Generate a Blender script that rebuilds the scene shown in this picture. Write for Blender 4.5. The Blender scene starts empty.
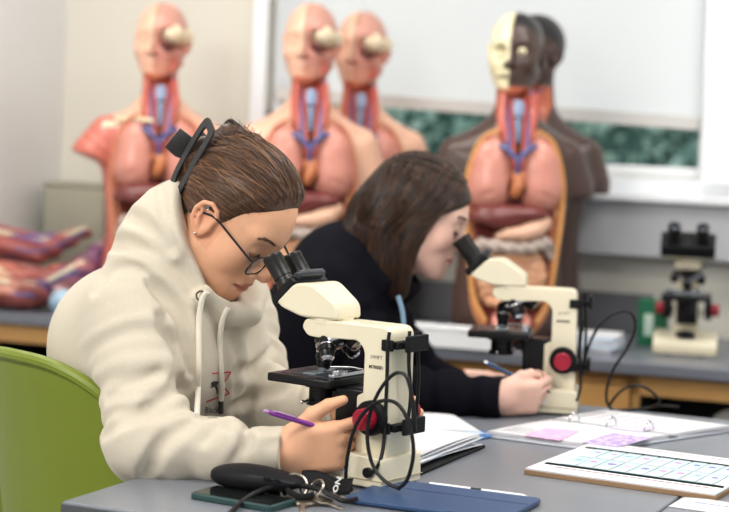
import bpy, bmesh, math, random
import numpy as np
from mathutils import Vector, Matrix

random.seed(7)
RNG = np.random.default_rng(7)
C = bpy.context.scene.collection
PI = math.pi
V = Vector
def R(a): return math.radians(a)

# ---------------------------------------------------------------- camera facts
FPX, ROLL, HZ, TABLE_Z, CAM_H = 1721.0, 0.04, 123.0, 0.75, 0.567
CAM_Z = TABLE_Z + CAM_H

def P(px, py, d):
    """world point seen at pixel (px, py) of the 729x512 photo at distance d along +Y"""
    dx, dy = px - 364.5, py - 256.0
    a = dx*math.cos(ROLL) + dy*math.sin(ROLL)
    b = -dx*math.sin(ROLL) + dy*math.cos(ROLL)
    return V((a*d/FPX, d, CAM_Z - (b + HZ)*d/FPX))

def T(px, py, z=TABLE_Z):
    """world point on the horizontal plane at height z seen at a pixel"""
    dx, dy = px - 364.5, py - 256.0
    b = -dx*math.sin(ROLL) + dy*math.cos(ROLL)
    return P(px, py, FPX*(CAM_Z - z)/(b + HZ))

# ---------------------------------------------------------------- object tags
def tag(o, label=None, cat=None, group=None, kind=None):
    if label: o['label'] = label
    if cat: o['category'] = cat
    if group: o['group'] = group
    if kind: o['kind'] = kind
    return o

def thing(name, label, cat, loc=(0, 0, 0), rotz=0.0, group=None):
    o = bpy.data.objects.new(name, None); C.objects.link(o)
    o.empty_display_size = 0.05
    o.location = loc; o.rotation_euler = (0, 0, rotz)
    return tag(o, label, cat, group)

def copy_tree(o, parent=None):
    c = o.copy(); C.objects.link(c)
    if parent is not None: c.parent = parent
    for ch in [x for x in bpy.data.objects if x.parent == o]:
        copy_tree(ch, c)
    return c

# ---------------------------------------------------------------- materials
def sock(n, *names):
    for k in names:
        if k in n.inputs: return n.inputs[k]

def mat(name, col, rough=0.5, metal=0.0, noise=0.0, nscale=20.0, bump=0.0, bscale=60.0, spec=None,
        trans=0.0, ior=1.45, coat=0.0, sss=0.0, sheen=0.0, attr=None, stretch=None, alpha=1.0, detail=4.0, col2=None):
    m = bpy.data.materials.new(name); m.use_nodes = True
    nt = m.node_tree; N = nt.nodes; L = nt.links
    b = N['Principled BSDF']
    b.inputs['Base Color'].default_value = (*col, 1)
    b.inputs['Roughness'].default_value = rough
    b.inputs['Metallic'].default_value = metal
    b.inputs['IOR'].default_value = ior
    b.inputs['Alpha'].default_value = alpha
    if spec is not None: sock(b, 'Specular IOR Level').default_value = spec
    if trans: sock(b, 'Transmission Weight').default_value = trans
    if coat: sock(b, 'Coat Weight').default_value = coat
    if sheen:
        sock(b, 'Sheen Weight').default_value = sheen
        sock(b, 'Sheen Roughness').default_value = 0.5
    if sss:
        sock(b, 'Subsurface Weight').default_value = sss
        sock(b, 'Subsurface Radius').default_value = (1.0, 0.35, 0.2)
        sock(b, 'Subsurface Scale').default_value = 0.004
    tc = N.new('ShaderNodeTexCoord')
    vec = tc.outputs['Object']
    if stretch:
        mp = N.new('ShaderNodeMapping'); mp.inputs['Scale'].default_value = stretch
        L.new(vec, mp.inputs['Vector']); vec = mp.outputs['Vector']
    src = None
    if attr:
        at = N.new('ShaderNodeAttribute'); at.attribute_name = attr
        src = at.outputs['Color']
        L.new(src, b.inputs['Base Color'])
    if noise:
        nz = N.new('ShaderNodeTexNoise'); nz.inputs['Scale'].default_value = nscale
        nz.inputs['Detail'].default_value = detail
        L.new(vec, nz.inputs['Vector'])
        mx = N.new('ShaderNodeMix'); mx.data_type = 'RGBA'
        if col2 is None and src is None:
            mx.inputs[6].default_value = (*[max(0, c*(1-noise)) for c in col], 1)
            mx.inputs[7].default_value = (*[min(1, c*(1+noise)) for c in col], 1)
            L.new(nz.outputs['Fac'], mx.inputs[0])
        elif src is None:
            mx.inputs[6].default_value = (*col, 1); mx.inputs[7].default_value = (*col2, 1)
            rp = N.new('ShaderNodeMapRange'); rp.inputs[1].default_value = .5 - .5*(1-noise) - .01
            rp.inputs[2].default_value = .5 + .5*(1-noise) + .01
            L.new(nz.outputs['Fac'], rp.inputs[0]); L.new(rp.outputs[0], mx.inputs[0])
        else:
            mx.blend_type = 'MULTIPLY'; mx.inputs[0].default_value = 1.0
            rp = N.new('ShaderNodeMapRange'); rp.inputs[3].default_value = 1-noise; rp.inputs[4].default_value = 1+noise
            L.new(nz.outputs['Fac'], rp.inputs[0])
            L.new(src, mx.inputs[6]); L.new(rp.outputs[0], mx.inputs[7])
        L.new(mx.outputs[2], b.inputs['Base Color'])
    if bump:
        n2 = N.new('ShaderNodeTexNoise'); n2.inputs['Scale'].default_value = bscale
        n2.inputs['Detail'].default_value = 5
        L.new(vec, n2.inputs['Vector'])
        bp = N.new('ShaderNodeBump'); bp.inputs['Strength'].default_value = bump
        bp.inputs['Distance'].default_value = 0.002
        L.new(n2.outputs['Fac'], bp.inputs['Height']); L.new(bp.outputs['Normal'], b.inputs['Normal'])
    return m

def s2l(r, g, b):
    f = lambda c: (c/255)/12.92 if c/255 <= .04045 else ((c/255+.055)/1.055)**2.4
    return (f(r), f(g), f(b))

# ---------------------------------------------------------------- mesh builder
def frame_of(d):
    d = V(d).normalized()
    u = d.orthogonal().normalized()
    return d, u, d.cross(u)

class MB:
    def __init__(s): s.v = []; s.f = []; s.mi = []; s.cur = 0
    def _add(s, vs, fs):
        o = len(s.v); s.v += [tuple(x) for x in vs]
        for f in fs: s.f.append([i+o for i in f]); s.mi.append(s.cur)
    def box(s, c, size, M=None, rz=0.0):
        x, y, z = [a/2 for a in size]
        vs = [V((sx*x, sy*y, sz*z)) for sx in (-1, 1) for sy in (-1, 1) for sz in (-1, 1)]
        if rz: vs = [Matrix.Rotation(rz, 3, 'Z') @ p for p in vs]
        if M is not None: vs = [M @ p for p in vs]
        vs = [p + V(c) for p in vs]
        s._add(vs, [(0, 1, 3, 2), (4, 6, 7, 5), (0, 4, 5, 1), (2, 3, 7, 6), (0, 2, 6, 4), (1, 5, 7, 3)]); return s
    def cyl(s, a, b, r0, r1=None, n=24, caps=True):
        r1 = r0 if r1 is None else r1
        a, b = V(a), V(b); d, u, w = frame_of(b-a)
        vs = []
        for p, r in ((a, r0), (b, r1)):
            for i in range(n):
                t = 2*PI*i/n; vs.append(p + (u*math.cos(t)+w*math.sin(t))*r)
        fs = [(i, (i+1) % n, n+(i+1) % n, n+i) for i in range(n)]
        if caps: fs += [tuple(range(n))[::-1], tuple(range(n, 2*n))]
        s._add(vs, fs); return s
    def lathe(s, base, axis, prof, n=28):
        """prof: list of (radius, distance along axis)"""
        base = V(base); d, u, w = frame_of(axis); vs = []; m = len(prof)
        for r, h in prof:
            for i in range(n):
                t = 2*PI*i/n; vs.append(base + d*h + (u*math.cos(t)+w*math.sin(t))*r)
        fs = [(k*n+i, k*n+(i+1) % n, (k+1)*n+(i+1) % n, (k+1)*n+i) for k in range(m-1) for i in range(n)]
        fs += [tuple(range(n))[::-1], tuple(range((m-1)*n, m*n))]
        s._add(vs, fs); return s
    def tube(s, pts, r, n=8, closed=False, smooth=0, ry=None):
        pts = [V(p) for p in pts]
        if smooth: pts = catmull(pts, smooth, closed)
        m = len(pts); rr = r if hasattr(r, '__len__') else [r]*m
        if len(rr) != m:
            rr = [float(x) for x in np.interp(np.linspace(0, 1, m), np.linspace(0, 1, len(rr)), rr)]
        vs = []; u = None
        for i in range(m):
            t = (pts[(i+1) % m]-pts[i-1]) if closed else (pts[min(i+1, m-1)]-pts[max(i-1, 0)])
            t = t.normalized() if t.length > 1e-9 else V((0, 0, 1))
            if u is None: u = t.orthogonal().normalized()
            u = (u - t*u.dot(t)); u = u.normalized() if u.length > 1e-6 else t.orthogonal().normalized()
            w = t.cross(u)
            for k in range(n):
                a = 2*PI*k/n; vs.append(pts[i] + (u*math.cos(a) + w*math.sin(a))*rr[i])
        fs = []
        for i in range(m if closed else m-1):
            for k in range(n):
                j = (i+1) % m
                fs.append((i*n+k, i*n+(k+1) % n, j*n+(k+1) % n, j*n+k))
        if not closed: fs += [tuple(range(n))[::-1], tuple(range((m-1)*n, m*n))]
        s._add(vs, fs); return s
    def prism(s, poly, M, t0, t1):
        """poly in (a, b); M maps (a, t, b) to space"""
        n = len(poly)
        vs = [M @ V((a, t0, b)) for a, b in poly] + [M @ V((a, t1, b)) for a, b in poly]
        fs = [(i, (i+1) % n, n+(i+1) % n, n+i) for i in range(n)] + [tuple(range(n))[::-1], tuple(range(n, 2*n))]
        s._add(vs, fs); return s
    def ball(s, c, r, seg=16, ring=10, M=None):
        c = V(c); r = r if hasattr(r, '__len__') else (r, r, r); vs = []; fs = []
        for j in range(ring+1):
            ph = PI*j/ring
            for i in range(seg):
                th = 2*PI*i/seg
                p = V((r[0]*math.sin(ph)*math.cos(th), r[1]*math.sin(ph)*math.sin(th), r[2]*math.cos(ph)))
                vs.append(c + (M @ p if M is not None else p))
        for j in range(ring):
            for i in range(seg):
                fs.append((j*seg+i, (j+1)*seg+i, (j+1)*seg+(i+1) % seg, j*seg+(i+1) % seg))
        s._add(vs, fs); return s
    def grid(s, nu, nv, fn):
        vs = [fn(i/(nu-1), j/(nv-1)) for i in range(nu) for j in range(nv)]
        fs = [(i*nv+j, (i+1)*nv+j, (i+1)*nv+j+1, i*nv+j+1) for i in range(nu-1) for j in range(nv-1)]
        s._add(vs, fs); return s
    def build(s, name, m, parent=None, bevel=0.0, smooth=True, origin=None, solid=0.0, subsurf=0, seg=2, angle=35):
        me = bpy.data.meshes.new(name)
        vs = s.v if origin is None else [tuple(V(p)-V(origin)) for p in s.v]
        me.from_pydata(vs, [], s.f); me.update()
        bm = bmesh.new(); bm.from_mesh(me)
        bmesh.ops.remove_doubles(bm, verts=bm.verts, dist=1e-6)
        bmesh.ops.recalc_face_normals(bm, faces=bm.faces); bm.to_mesh(me); bm.free()
        ms = m if isinstance(m, (list, tuple)) else [m]
        for x in ms: me.materials.append(x)
        if len(ms) > 1 and len(me.polygons) == len(s.mi):
            me.polygons.foreach_set('material_index', s.mi)
        o = bpy.data.objects.new(name, me); C.objects.link(o)
        if origin is not None: o.location = origin
        if parent is not None: o.parent = parent
        if solid:
            md = o.modifiers.new('s', 'SOLIDIFY'); md.thickness = solid; md.offset = 0
        if bevel:
            md = o.modifiers.new('b', 'BEVEL'); md.width = bevel; md.segments = seg; md.limit_method = 'ANGLE'; md.angle_limit = R(40)
        if subsurf:
            md = o.modifiers.new('u', 'SUBSURF'); md.levels = subsurf; md.render_levels = subsurf
        if smooth:
            for p in me.polygons: p.use_smooth = True
            sharp_edges(me, R(angle))
        return o

def sharp_edges(me, ang):
    bm = bmesh.new(); bm.from_mesh(me)
    for e in bm.edges:
        e.smooth = not (len(e.link_faces) == 2 and e.calc_face_angle(0) > ang)
    bm.to_mesh(me); bm.free()

def catmull(pts, k, closed=False):
    pts = [V(p) for p in pts]; n = len(pts); out = []
    for i in range(n if closed else n-1):
        g = (lambda q: pts[q % n]) if closed else (lambda q: pts[max(0, min(n-1, q))])
        p0, p1, p2, p3 = g(i-1), g(i), g(i+1), g(i+2)
        for j in range(k):
            t = j/k
            out.append(.5*((2*p1)+(p2-p0)*t+(2*p0-5*p1+4*p2-p3)*t*t+(3*p1-p0-3*p2+p3)*t*t*t))
    if not closed: out.append(pts[-1])
    return out

def text_mesh(name, s, size, m, M, parent=None, depth=0.0003, bold=0.0, align='LEFT', project=None):
    """lettering as a thin mesh; M maps text space (x right, y up, z out) to parent space"""
    cu = bpy.data.curves.new(name, 'FONT'); cu.body = s; cu.size = size; cu.extrude = depth; cu.offset = bold
    cu.align_x = align; cu.resolution_u = 2
    o = bpy.data.objects.new(name, cu); C.objects.link(o)
    bpy.context.view_layer.update()
    me = bpy.data.meshes.new_from_object(o.evaluated_get(bpy.context.evaluated_depsgraph_get()))
    bpy.data.objects.remove(o)
    me.transform(M)
    if project:
        for v in me.vertices: v.co = project(v.co)
    me.name = name; me.materials.clear(); me.materials.append(m)
    ob = bpy.data.objects.new(name, me); C.objects.link(ob)
    if parent is not None: ob.parent = parent
    return ob

# ---------------------------------------------------------------- implicit surfaces
f32 = np.float32
def A3(p): return np.array(tuple(p), dtype=f32)
def sd_ball(p, c, r): return np.linalg.norm(p-A3(c), axis=-1) - r
def sd_ell(p, c, r, M=None):
    q = p-A3(c)
    if M is not None: q = q @ np.array(M, dtype=f32)      # M columns = local axes
    r = A3(r)
    k0 = np.linalg.norm(q/r, axis=-1); k1 = np.linalg.norm(q/(r*r), axis=-1)
    return k0*(k0-1)/np.maximum(k1, 1e-6)
def sd_cap(p, a, b, ra, rb=None):
    rb = ra if rb is None else rb
    a = A3(a); d = A3(b)-a; L2 = max(float(d@d), 1e-12)
    t = np.clip(((p-a)@d)/L2, 0, 1)
    return np.linalg.norm(p-a-t[..., None]*d, axis=-1) - (ra+(rb-ra)*t)
def sd_path(p, pts, rs):
    o = None
    for i in range(len(pts)-1):
        x = sd_cap(p, pts[i], pts[i+1], rs[i], rs[i+1])
        o = x if o is None else np.minimum(o, x)
    return o
def sd_box(p, c, h, r=0.0, M=None):
    q = p-A3(c)
    if M is not None: q = q @ np.array(M, dtype=f32)
    q = np.abs(q)-(A3(h)-r)
    return np.linalg.norm(np.maximum(q, 0), axis=-1)+np.minimum(q.max(axis=-1), 0)-r
def smin(a, b, k):
    h = np.maximum(k-np.abs(a-b), 0)/k
    return np.minimum(a, b)-h*h*k*.25
def smax(a, b, k): return -smin(-a, -b, k)

def vnoise(p, s, seed=0):
    """cheap smooth noise of sines, about -1..1"""
    q = p*s
    r = np.random.default_rng(seed); o = 0
    for i in range(5):
        w = r.normal(size=3); w = w/np.linalg.norm(w)*(1+.35*i); ph = r.uniform(0, 6.28)
        o = o + np.sin(q@w.astype(f32)+ph)*(1/(1+.3*i))
    return o/2.2

QUAL = 1.0
def mesh_sdf(fn, lo, hi, h, B=10, margin=1.0):
    """dual (surface-net) mesh of fn < 0 inside the box lo..hi; returns vertices, quads"""
    h = h*QUAL
    lo = np.array(tuple(lo), dtype=f32); hi = np.array(tuple(hi), dtype=f32)
    nb = np.ceil((hi-lo)/(h*B)).astype(int)
    n = nb*B+1
    ci = np.stack(np.meshgrid(*[np.arange(k) for k in nb], indexing='ij'), -1).reshape(-1, 3)
    cc = lo+(ci+.5).astype(f32)*(h*B)
    fc = fn(cc)
    half = h*B*.5*1.7321
    G = np.empty(tuple(n), dtype=f32)
    big = np.where(fc > 0, 1.0, -1.0).astype(f32).reshape(tuple(nb))
    G[:] = 1.0
    G[:-1, :-1, :-1] = np.repeat(np.repeat(np.repeat(big, B, 0), B, 1), B, 2)
    near = np.where(np.abs(fc) < half*1.35+.004*margin)[0]
    off = np.stack(np.meshgrid(*[np.arange(B+1)]*3, indexing='ij'), -1).reshape(-1, 3)
    step = max(1, int(400000/len(off)))
    for i in range(0, len(near), step):
        idx = (ci[near[i:i+step], None, :]*B+off[None]).reshape(-1, 3)
        G[idx[:, 0], idx[:, 1], idx[:, 2]] = fn(lo+idx.astype(f32)*h)
    S = G < 0
    c0 = S[:-1, :-1, :-1]
    tot = np.zeros(c0.shape, dtype=np.int8)
    sl = [(slice(None, -1), slice(1, None))[b] for b in (0, 1)]
    for a in (0, 1):
        for b in (0, 1):
            for c in (0, 1): tot += S[sl[a], sl[b], sl[c]]
    act = np.argwhere((tot > 0) & (tot < 8))
    vid = np.full(c0.shape, -1, dtype=np.int32); vid[act[:, 0], act[:, 1], act[:, 2]] = np.arange(len(act))
    acc = np.zeros((len(act), 3), dtype=f32); cnt = np.zeros(len(act), dtype=f32)
    cor = [(a, b, c) for a in (0, 1) for b in (0, 1) for c in (0, 1)]
    val = {c: G[act[:, 0]+c[0], act[:, 1]+c[1], act[:, 2]+c[2]] for c in cor}
    for c in cor:
        for ax in range(3):
            if c[ax]: continue
            e = list(c); e[ax] = 1; e = tuple(e)
            va, vb = val[c], val[e]; m = (va < 0) != (vb < 0)
            t = np.where(m, va/np.where(m, va-vb, 1), 0)
            q = np.zeros((len(act), 3), dtype=f32); q[:] = c; q[:, ax] += t
            acc[m] += q[m]; cnt[m] += 1
    verts = lo+(act+acc/np.maximum(cnt, 1)[:, None])*h
    quads = []
    for ax in range(3):
        s0 = [slice(1, -1)]*3; s0[ax] = slice(0, -1)
        s1 = [slice(1, -1)]*3; s1[ax] = slice(1, None)
        a = S[tuple(s0)]; b = S[tuple(s1)]
        for flip, m in ((False, a & ~b), (True, ~a & b)):
            e = np.argwhere(m)
            if not len(e): continue
            base = e.copy(); o1, o2 = (ax+1) % 3, (ax+2) % 3
            for k in (o1, o2): base[:, k] += 1
            def g(d1, d2):
                x = base.copy(); x[:, o1] += d1; x[:, o2] += d2
                return vid[x[:, 0], x[:, 1], x[:, 2]]
            q = np.stack([g(-1, -1), g(0, -1), g(0, 0), g(-1, 0)], -1)
            quads.append(q[:, ::-1] if flip else q)
    quads = np.concatenate(quads); quads = quads[(quads >= 0).all(1)]
    for _ in range(2):                                         # pull the vertices onto the surface
        f0 = fn(verts); e = h*.3; g = np.empty_like(verts)
        for k in range(3):
            q = verts.copy(); q[:, k] += e; g[:, k] = (fn(q)-f0)/e
        g2 = np.maximum((g*g).sum(1), .25)
        stp = np.clip(f0/g2, -h*.6, h*.6)
        verts = verts-g*stp[:, None]*.9
    return verts, quads

def np_mesh(name, verts, faces, m, parent=None, origin=None, cols=None, cname='tint', smooth=True):
    me = bpy.data.meshes.new(name)
    v = np.asarray(verts, dtype=np.float64)
    if origin is not None: v = v-np.array(tuple(origin))
    k = faces.shape[1]; nf = len(faces)
    me.vertices.add(len(v)); me.vertices.foreach_set('co', v.ravel())
    me.loops.add(nf*k); me.loops.foreach_set('vertex_index', np.asarray(faces, dtype=np.int32).ravel())
    me.polygons.add(nf); me.polygons.foreach_set('loop_start', np.arange(0, nf*k, k, dtype=np.int32))
    me.polygons.foreach_set('use_smooth', np.full(nf, smooth))
    me.update(); me.validate()
    for x in (m if isinstance(m, (list, tuple)) else [m]): me.materials.append(x)
    if cols is not None:
        at = me.attributes.new(cname, 'FLOAT_COLOR', 'POINT')
        c = np.ones((len(v), 4), dtype=f32); c[:, :3] = cols
        at.data.foreach_set('color', c.ravel())
    o = bpy.data.objects.new(name, me); C.objects.link(o)
    if origin is not None: o.location = origin
    if parent is not None:
        o.parent = parent
        if origin is None: pass
    return o

def sdf_obj(name, fn, lo, hi, h, m, parent=None, origin=None, color=None):
    v, q = mesh_sdf(fn, lo, hi, h)
    return np_mesh(name, v, q, m, parent, origin, color(v) if color else None)

def march(fn, o, d, tmax=1.0):
    """first point of a surface along a ray"""
    o = V(o); d = V(d).normalized(); t = 0.0
    for _ in range(60):
        p = o+d*t
        f = float(fn(np.array([tuple(p)], dtype=f32))[0])
        if f < 2e-4: break
        t += f*.8
        if t > tmax: break
    return o+d*t

def march_many(fn, O, d, n=50):
    O = np.asarray(O, dtype=f32); d = A3(V(d).normalized()); t = np.zeros(len(O), dtype=f32)
    for _ in range(n):
        t = t+np.maximum(fn(O+t[:, None]*d), 0)*.8
    return O+t[:, None]*d

def strand_mesh(paths, r, n=3):
    """paths (S, K, 3) -> one mesh of thin tapered tubes"""
    S, K, _ = paths.shape
    t = np.gradient(paths, axis=1); t /= np.maximum(np.linalg.norm(t, axis=2, keepdims=True), 1e-9)
    ref = np.array([.31, .77, .55]); u = np.cross(t, ref); u /= np.maximum(np.linalg.norm(u, axis=2, keepdims=True), 1e-9)
    w = np.cross(t, u)
    tap = np.interp(np.linspace(0, 1, K), [0, .08, .75, 1], [.5, 1, .9, .25])[None, :, None]
    rr = np.asarray(r).reshape(-1, 1, 1)*tap
    rings = [paths+(u*math.cos(2*PI*k/n)+w*math.sin(2*PI*k/n))*rr for k in range(n)]
    v = np.stack(rings, 2).reshape(-1, 3)
    i = np.arange(S*K).reshape(S, K)[:, :-1].ravel()
    fs = [np.stack([i*n+k, i*n+(k+1) % n, (i+K*0+1)*n+(k+1) % n, (i+1)*n+k], -1) for k in range(n)]
    return v, np.concatenate(fs)
# ---------------------------------------------------------------- axes of the room and of the table
RA, TA = R(-18), R(-24)                       # direction of the window wall, of the tables' long front
RV = V((math.cos(RA), math.sin(RA), 0)); RU = V((-math.sin(RA), math.cos(RA), 0))
TV = V((math.cos(TA), math.sin(TA), 0)); TU = V((-math.sin(TA), math.cos(TA), 0))
BENCH0 = V((0.591, 4.50, 0))                   # a point under the front edge of the window bench
BENCH_D = 0.72
WALL0 = BENCH0 + RU*BENCH_D
CORNER = WALL0 + RV*(-1.94)                    # where the window wall meets the grey side wall
MR = Matrix.Rotation(RA, 4, 'Z')
def W(v, u, z=0.0): return WALL0 + RV*v + RU*u + V((0, 0, z))    # along the wall, out of the room, up

def wall_at(px, py, u=0.0):
    """the point of the window wall (pushed by u) at a pixel"""
    dx, dy = px-364.5, py-256.0
    a = (dx*math.cos(ROLL)+dy*math.sin(ROLL))/FPX
    o = WALL0+RU*u
    t = (a*o.y-o.x)/(RV.x-a*RV.y)
    q = o+RV*t
    p = P(px, py, q.y)
    return t, p.z

M_wall = mat('cream_wall_paint', s2l(214, 211, 200), .85, noise=.02, nscale=3, bump=.05, bscale=180)
M_wallside = mat('grey_wall_paint', s2l(226, 226, 226), .85, noise=.02, nscale=3, bump=.05, bscale=180)
M_floor = mat('floor_vinyl', s2l(120, 118, 116), .35, noise=.12, nscale=8)
M_frame = mat('window_frame_white', s2l(235, 238, 242), .35)
M_sill = mat('sill_white', s2l(228, 230, 234), .3)
M_greypanel = mat('grey_panel', s2l(176, 177, 182), .45, noise=.03, nscale=5)
M_dgrey = mat('dark_grey_backsplash', s2l(96, 97, 102), .4, noise=.05, nscale=8)
M_bench = mat('bench_top_laminate', s2l(108, 112, 122), .30, noise=.06, nscale=60)
M_wood = mat('maple_cabinet', s2l(206, 160, 98), .45, noise=.5, nscale=4, stretch=(1, 1, .12), detail=6, col2=s2l(184, 134, 76))
M_inshade = mat('cabinet_inside_shade', s2l(40, 38, 38), .7)  # near-black colour paints the shade inside the open cabinets

def structure(o): return tag(o, kind='structure')
TOP = 2.75
m = MB(); m.box((0.4, 3.0, -.05), (7, 8.5, .1)); structure(m.build('floor', M_floor))

m = MB(); m.box(W(.6, -2.9, TOP+.03), (6.4, 6.4, .06), rz=RA); structure(m.build('ceiling', mat('ceiling_white', s2l(232, 232, 230), .8)))
# window opening, measured on the wall
wl = wall_at(268, 60)[0]; wr = wall_at(704, 90)[0]
wb = (wall_at(600, 176)[1]+wall_at(701, 181)[1])/2
WT = 2.35; TH = .16
m = MB()
def wbox(m, v0, v1, u0, u1, z0, z1):
    c = W((v0+v1)/2, (u0+u1)/2, (z0+z1)/2); m.box(c, (abs(v1-v0), abs(u1-u0), abs(z1-z0)), rz=RA)
wbox(m, -1.94-.12, wl, 0, TH, 0, TOP)
wbox(m, wr, 2.2, 0, TH, 0, TOP)
wbox(m, wl, wr, 0, TH, 0, wb)
wbox(m, wl, wr, 0, TH, WT, TOP)
structure(m.build('wall_back', M_wall))
m = MB(); m.box(CORNER-RU*2.2+V((0, 0, TOP/2))-RV*.05, (.1, 4.4, TOP), rz=RA); structure(m.build('wall_left', M_wallside))

# window: frame, mullion, pane
m = MB(); fw = .05
wbox(m, wl, wl+fw, .05, .12, wb, WT); wbox(m, wr-fw*.3, wr, .05, .12, wb, WT)
wbox(m, wl, wr, .05, .12, wb, wb+.035); wbox(m, wl, wr, .05, .12, WT-.05, WT)
mid = (wl+wr)/2-.05
win = structure(m.build('window_1', M_frame, bevel=.004))
M_glass = mat('window_glass', (1, 1, 1), .0, trans=1.0, ior=1.02)
m = MB(); wbox(m, wl+.02, wr-.01, .083, .087, wb+.02, WT-.02); m.build('pane', M_glass, win)
# white casing around the opening, projecting into the room
m = MB()
wbox(m, wr, wr+.16, -.022, .0, wb-.10, TOP)
wbox(m, wl-.05, wl, -.022, .0, wb-.10, TOP)
wbox(m, wl-.05, wr+.16, -.022, 0, wb-.085, wb)
structure(m.build('trim_1', M_frame, bevel=.004))
# sill board
zs = (wall_at(564, 190, -.10)[1]+wall_at(729, 200, -.10)[1])/2
m = MB(); wbox(m, wl-.08, 2.1, -.13, .0, zs-.022, zs); structure(m.build('trim_2', M_sill, bevel=.006))
# grey casing below the sill, then the strip behind the bench
zp = wall_at(640, 256, -.06)[1]
zk = wall_at(600, 292, -.02)[1]
m = MB(); wbox(m, wl-.08, 2.1, -.10, 0, zp, zs-.022); structure(m.build('trim_3', M_greypanel, bevel=.004))
vk = wall_at(652, 300, -.03)[0]
m = MB(); wbox(m, -.9, vk, -.018, 0, TABLE_Z, zk); structure(m.build('trim_4', M_dgrey, bevel=.002))

# roller blind: slightly slack cloth with a hem bar
M_blind = bpy.data.materials.new('blind_cloth'); M_blind.use_nodes = True
nt = M_blind.node_tree; N = nt.nodes; L = nt.links; N.remove(N['Principled BSDF'])
d1 = N.new('ShaderNodeBsdfDiffuse'); d1.inputs[0].default_value = (.84, .85, .86, 1)
t1 = N.new('ShaderNodeBsdfTranslucent'); t1.inputs[0].default_value = (.86, .90, .95, 1)
wv = N.new('ShaderNodeTexNoise'); wv.inputs['Scale'].default_value = 900
bp = N.new('ShaderNodeBump'); bp.inputs['Strength'].default_value = .05; L.new(wv.outputs['Fac'], bp.inputs['Height'])
L.new(bp.outputs[0], d1.inputs['Normal'])
mx = N.new('ShaderNodeMixShader'); mx.inputs[0].default_value = .60
L.new(d1.outputs[0], mx.inputs[1]); L.new(t1.outputs[0], mx.inputs[2]); L.new(mx.outputs[0], N['Material Output'].inputs[0])
vL, zL = wall_at(400, 107, .03); vR, zR = wall_at(702, 129, .03)
sl = (zR-zL)/(vR-vL)
bz = lambda v: zL+sl*(v-vL)
bl, br = wl+.02, wr-.012
blind = thing('roller_blind', 'white roller blind drawn most of the way down over the window', 'blind', W((bl+br)/2, .03, WT))
def bpt(v, u, z): return W(v, u, z)-V(blind.location)
m = MB(); m.grid(12, 24, lambda a, b: bpt(bl+(br-bl)*a, .03+.004*math.sin(3*a+2*b), bz(bl+(br-bl)*a)+.03+(WT-.05-bz(bl+(br-bl)*a))*b))
m.build('cloth', M_blind, blind)
m = MB(); a0, a1 = bpt(bl, .03, bz(bl)+.015), bpt(br, .03, bz(br)+.015)
ex = (a1-a0).normalized(); ez = V((0, 0, 1)); Mh = Matrix((ex, RU, ex.cross(RU)*1)).transposed()
m.box((a0+a1)/2, ((a1-a0).length, .012, .040), M=Mh)
tag(m.build('hem_bar', mat('blind_hem', s2l(205, 203, 200), .6), blind, bevel=.003), 'grey hem bar')
m = MB(); m.cyl(bpt(bl, .04, WT-.04), bpt(br, .04, WT-.04), .025); m.build('roller', M_frame, blind)

# garden outside
M_ground = mat('garden_ground', s2l(110, 120, 80), .9, noise=.3, nscale=3)
m = MB(); m.box(W(.3, 7.2, -.3), (30, 14, .1), rz=RA); structure(m.build('ground_outside', M_ground))
M_leafmat = mat('hedge_leaf', s2l(190, 220, 212), .28, noise=.5, nscale=5, col2=s2l(84, 132, 130))  # pale tone of the noise paints glints onto the leaves
hv = thing('hedge', 'blue green hedge seen under the blind through the window', 'hedge', W(.2, 3.4, -.25))
fn = lambda p: sd_ell(p, W(.2, 3.4, .62)-hv.location, (3.4, .45, 1.05)) + .10*vnoise(p, 9, 3)+.05*vnoise(p, 23, 5)
m = MB(); rr = random.Random(4)
for i in range(5200):
    v = rr.uniform(-2.6, 3.0); u = 3.4-.45+rr.gauss(0, .12); z = rr.uniform(.3, 2.1+.18*math.sin(v*5)+.12*math.sin(v*11+1))
    c = W(v, u, z)-V(hv.location); s_ = rr.uniform(.025, .06)
    q = Matrix.Rotation(rr.uniform(0, 6.3), 3, 'Z') @ Matrix.Rotation(rr.uniform(-1, 1), 3, 'X') @ Matrix.Rotation(rr.uniform(0, 6), 3, 'Y')
    m._add([c+q @ V(x)*s_ for x in ((-1, 0, 0), (-.2, .5, .1), (1, 0, 0), (-.2, -.5, .1))], [(0, 1, 2, 3)])
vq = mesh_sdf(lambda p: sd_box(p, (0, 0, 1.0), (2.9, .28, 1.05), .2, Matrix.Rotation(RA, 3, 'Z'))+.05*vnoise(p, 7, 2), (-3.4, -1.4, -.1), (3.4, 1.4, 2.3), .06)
np_mesh('hedge_core', vq[0], vq[1], mat('hedge_core_green', s2l(66, 100, 96), .7, noise=.4, nscale=9), hv)  # solid darker green body filling the gaps between the leaves
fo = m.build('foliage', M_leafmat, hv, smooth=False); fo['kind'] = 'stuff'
m = MB()
for i in range(9):
    v = -2.4+.62*i; m.tube([W(v, 3.42, -.25)-V(hv.location), W(v+.05, 3.4, .5)-V(hv.location), W(v-.04, 3.38, 1.2)-V(hv.location)], [.03, .02, .01], 6)
m.build('stems', mat('hedge_stem', s2l(90, 74, 60), .8), hv)

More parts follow.
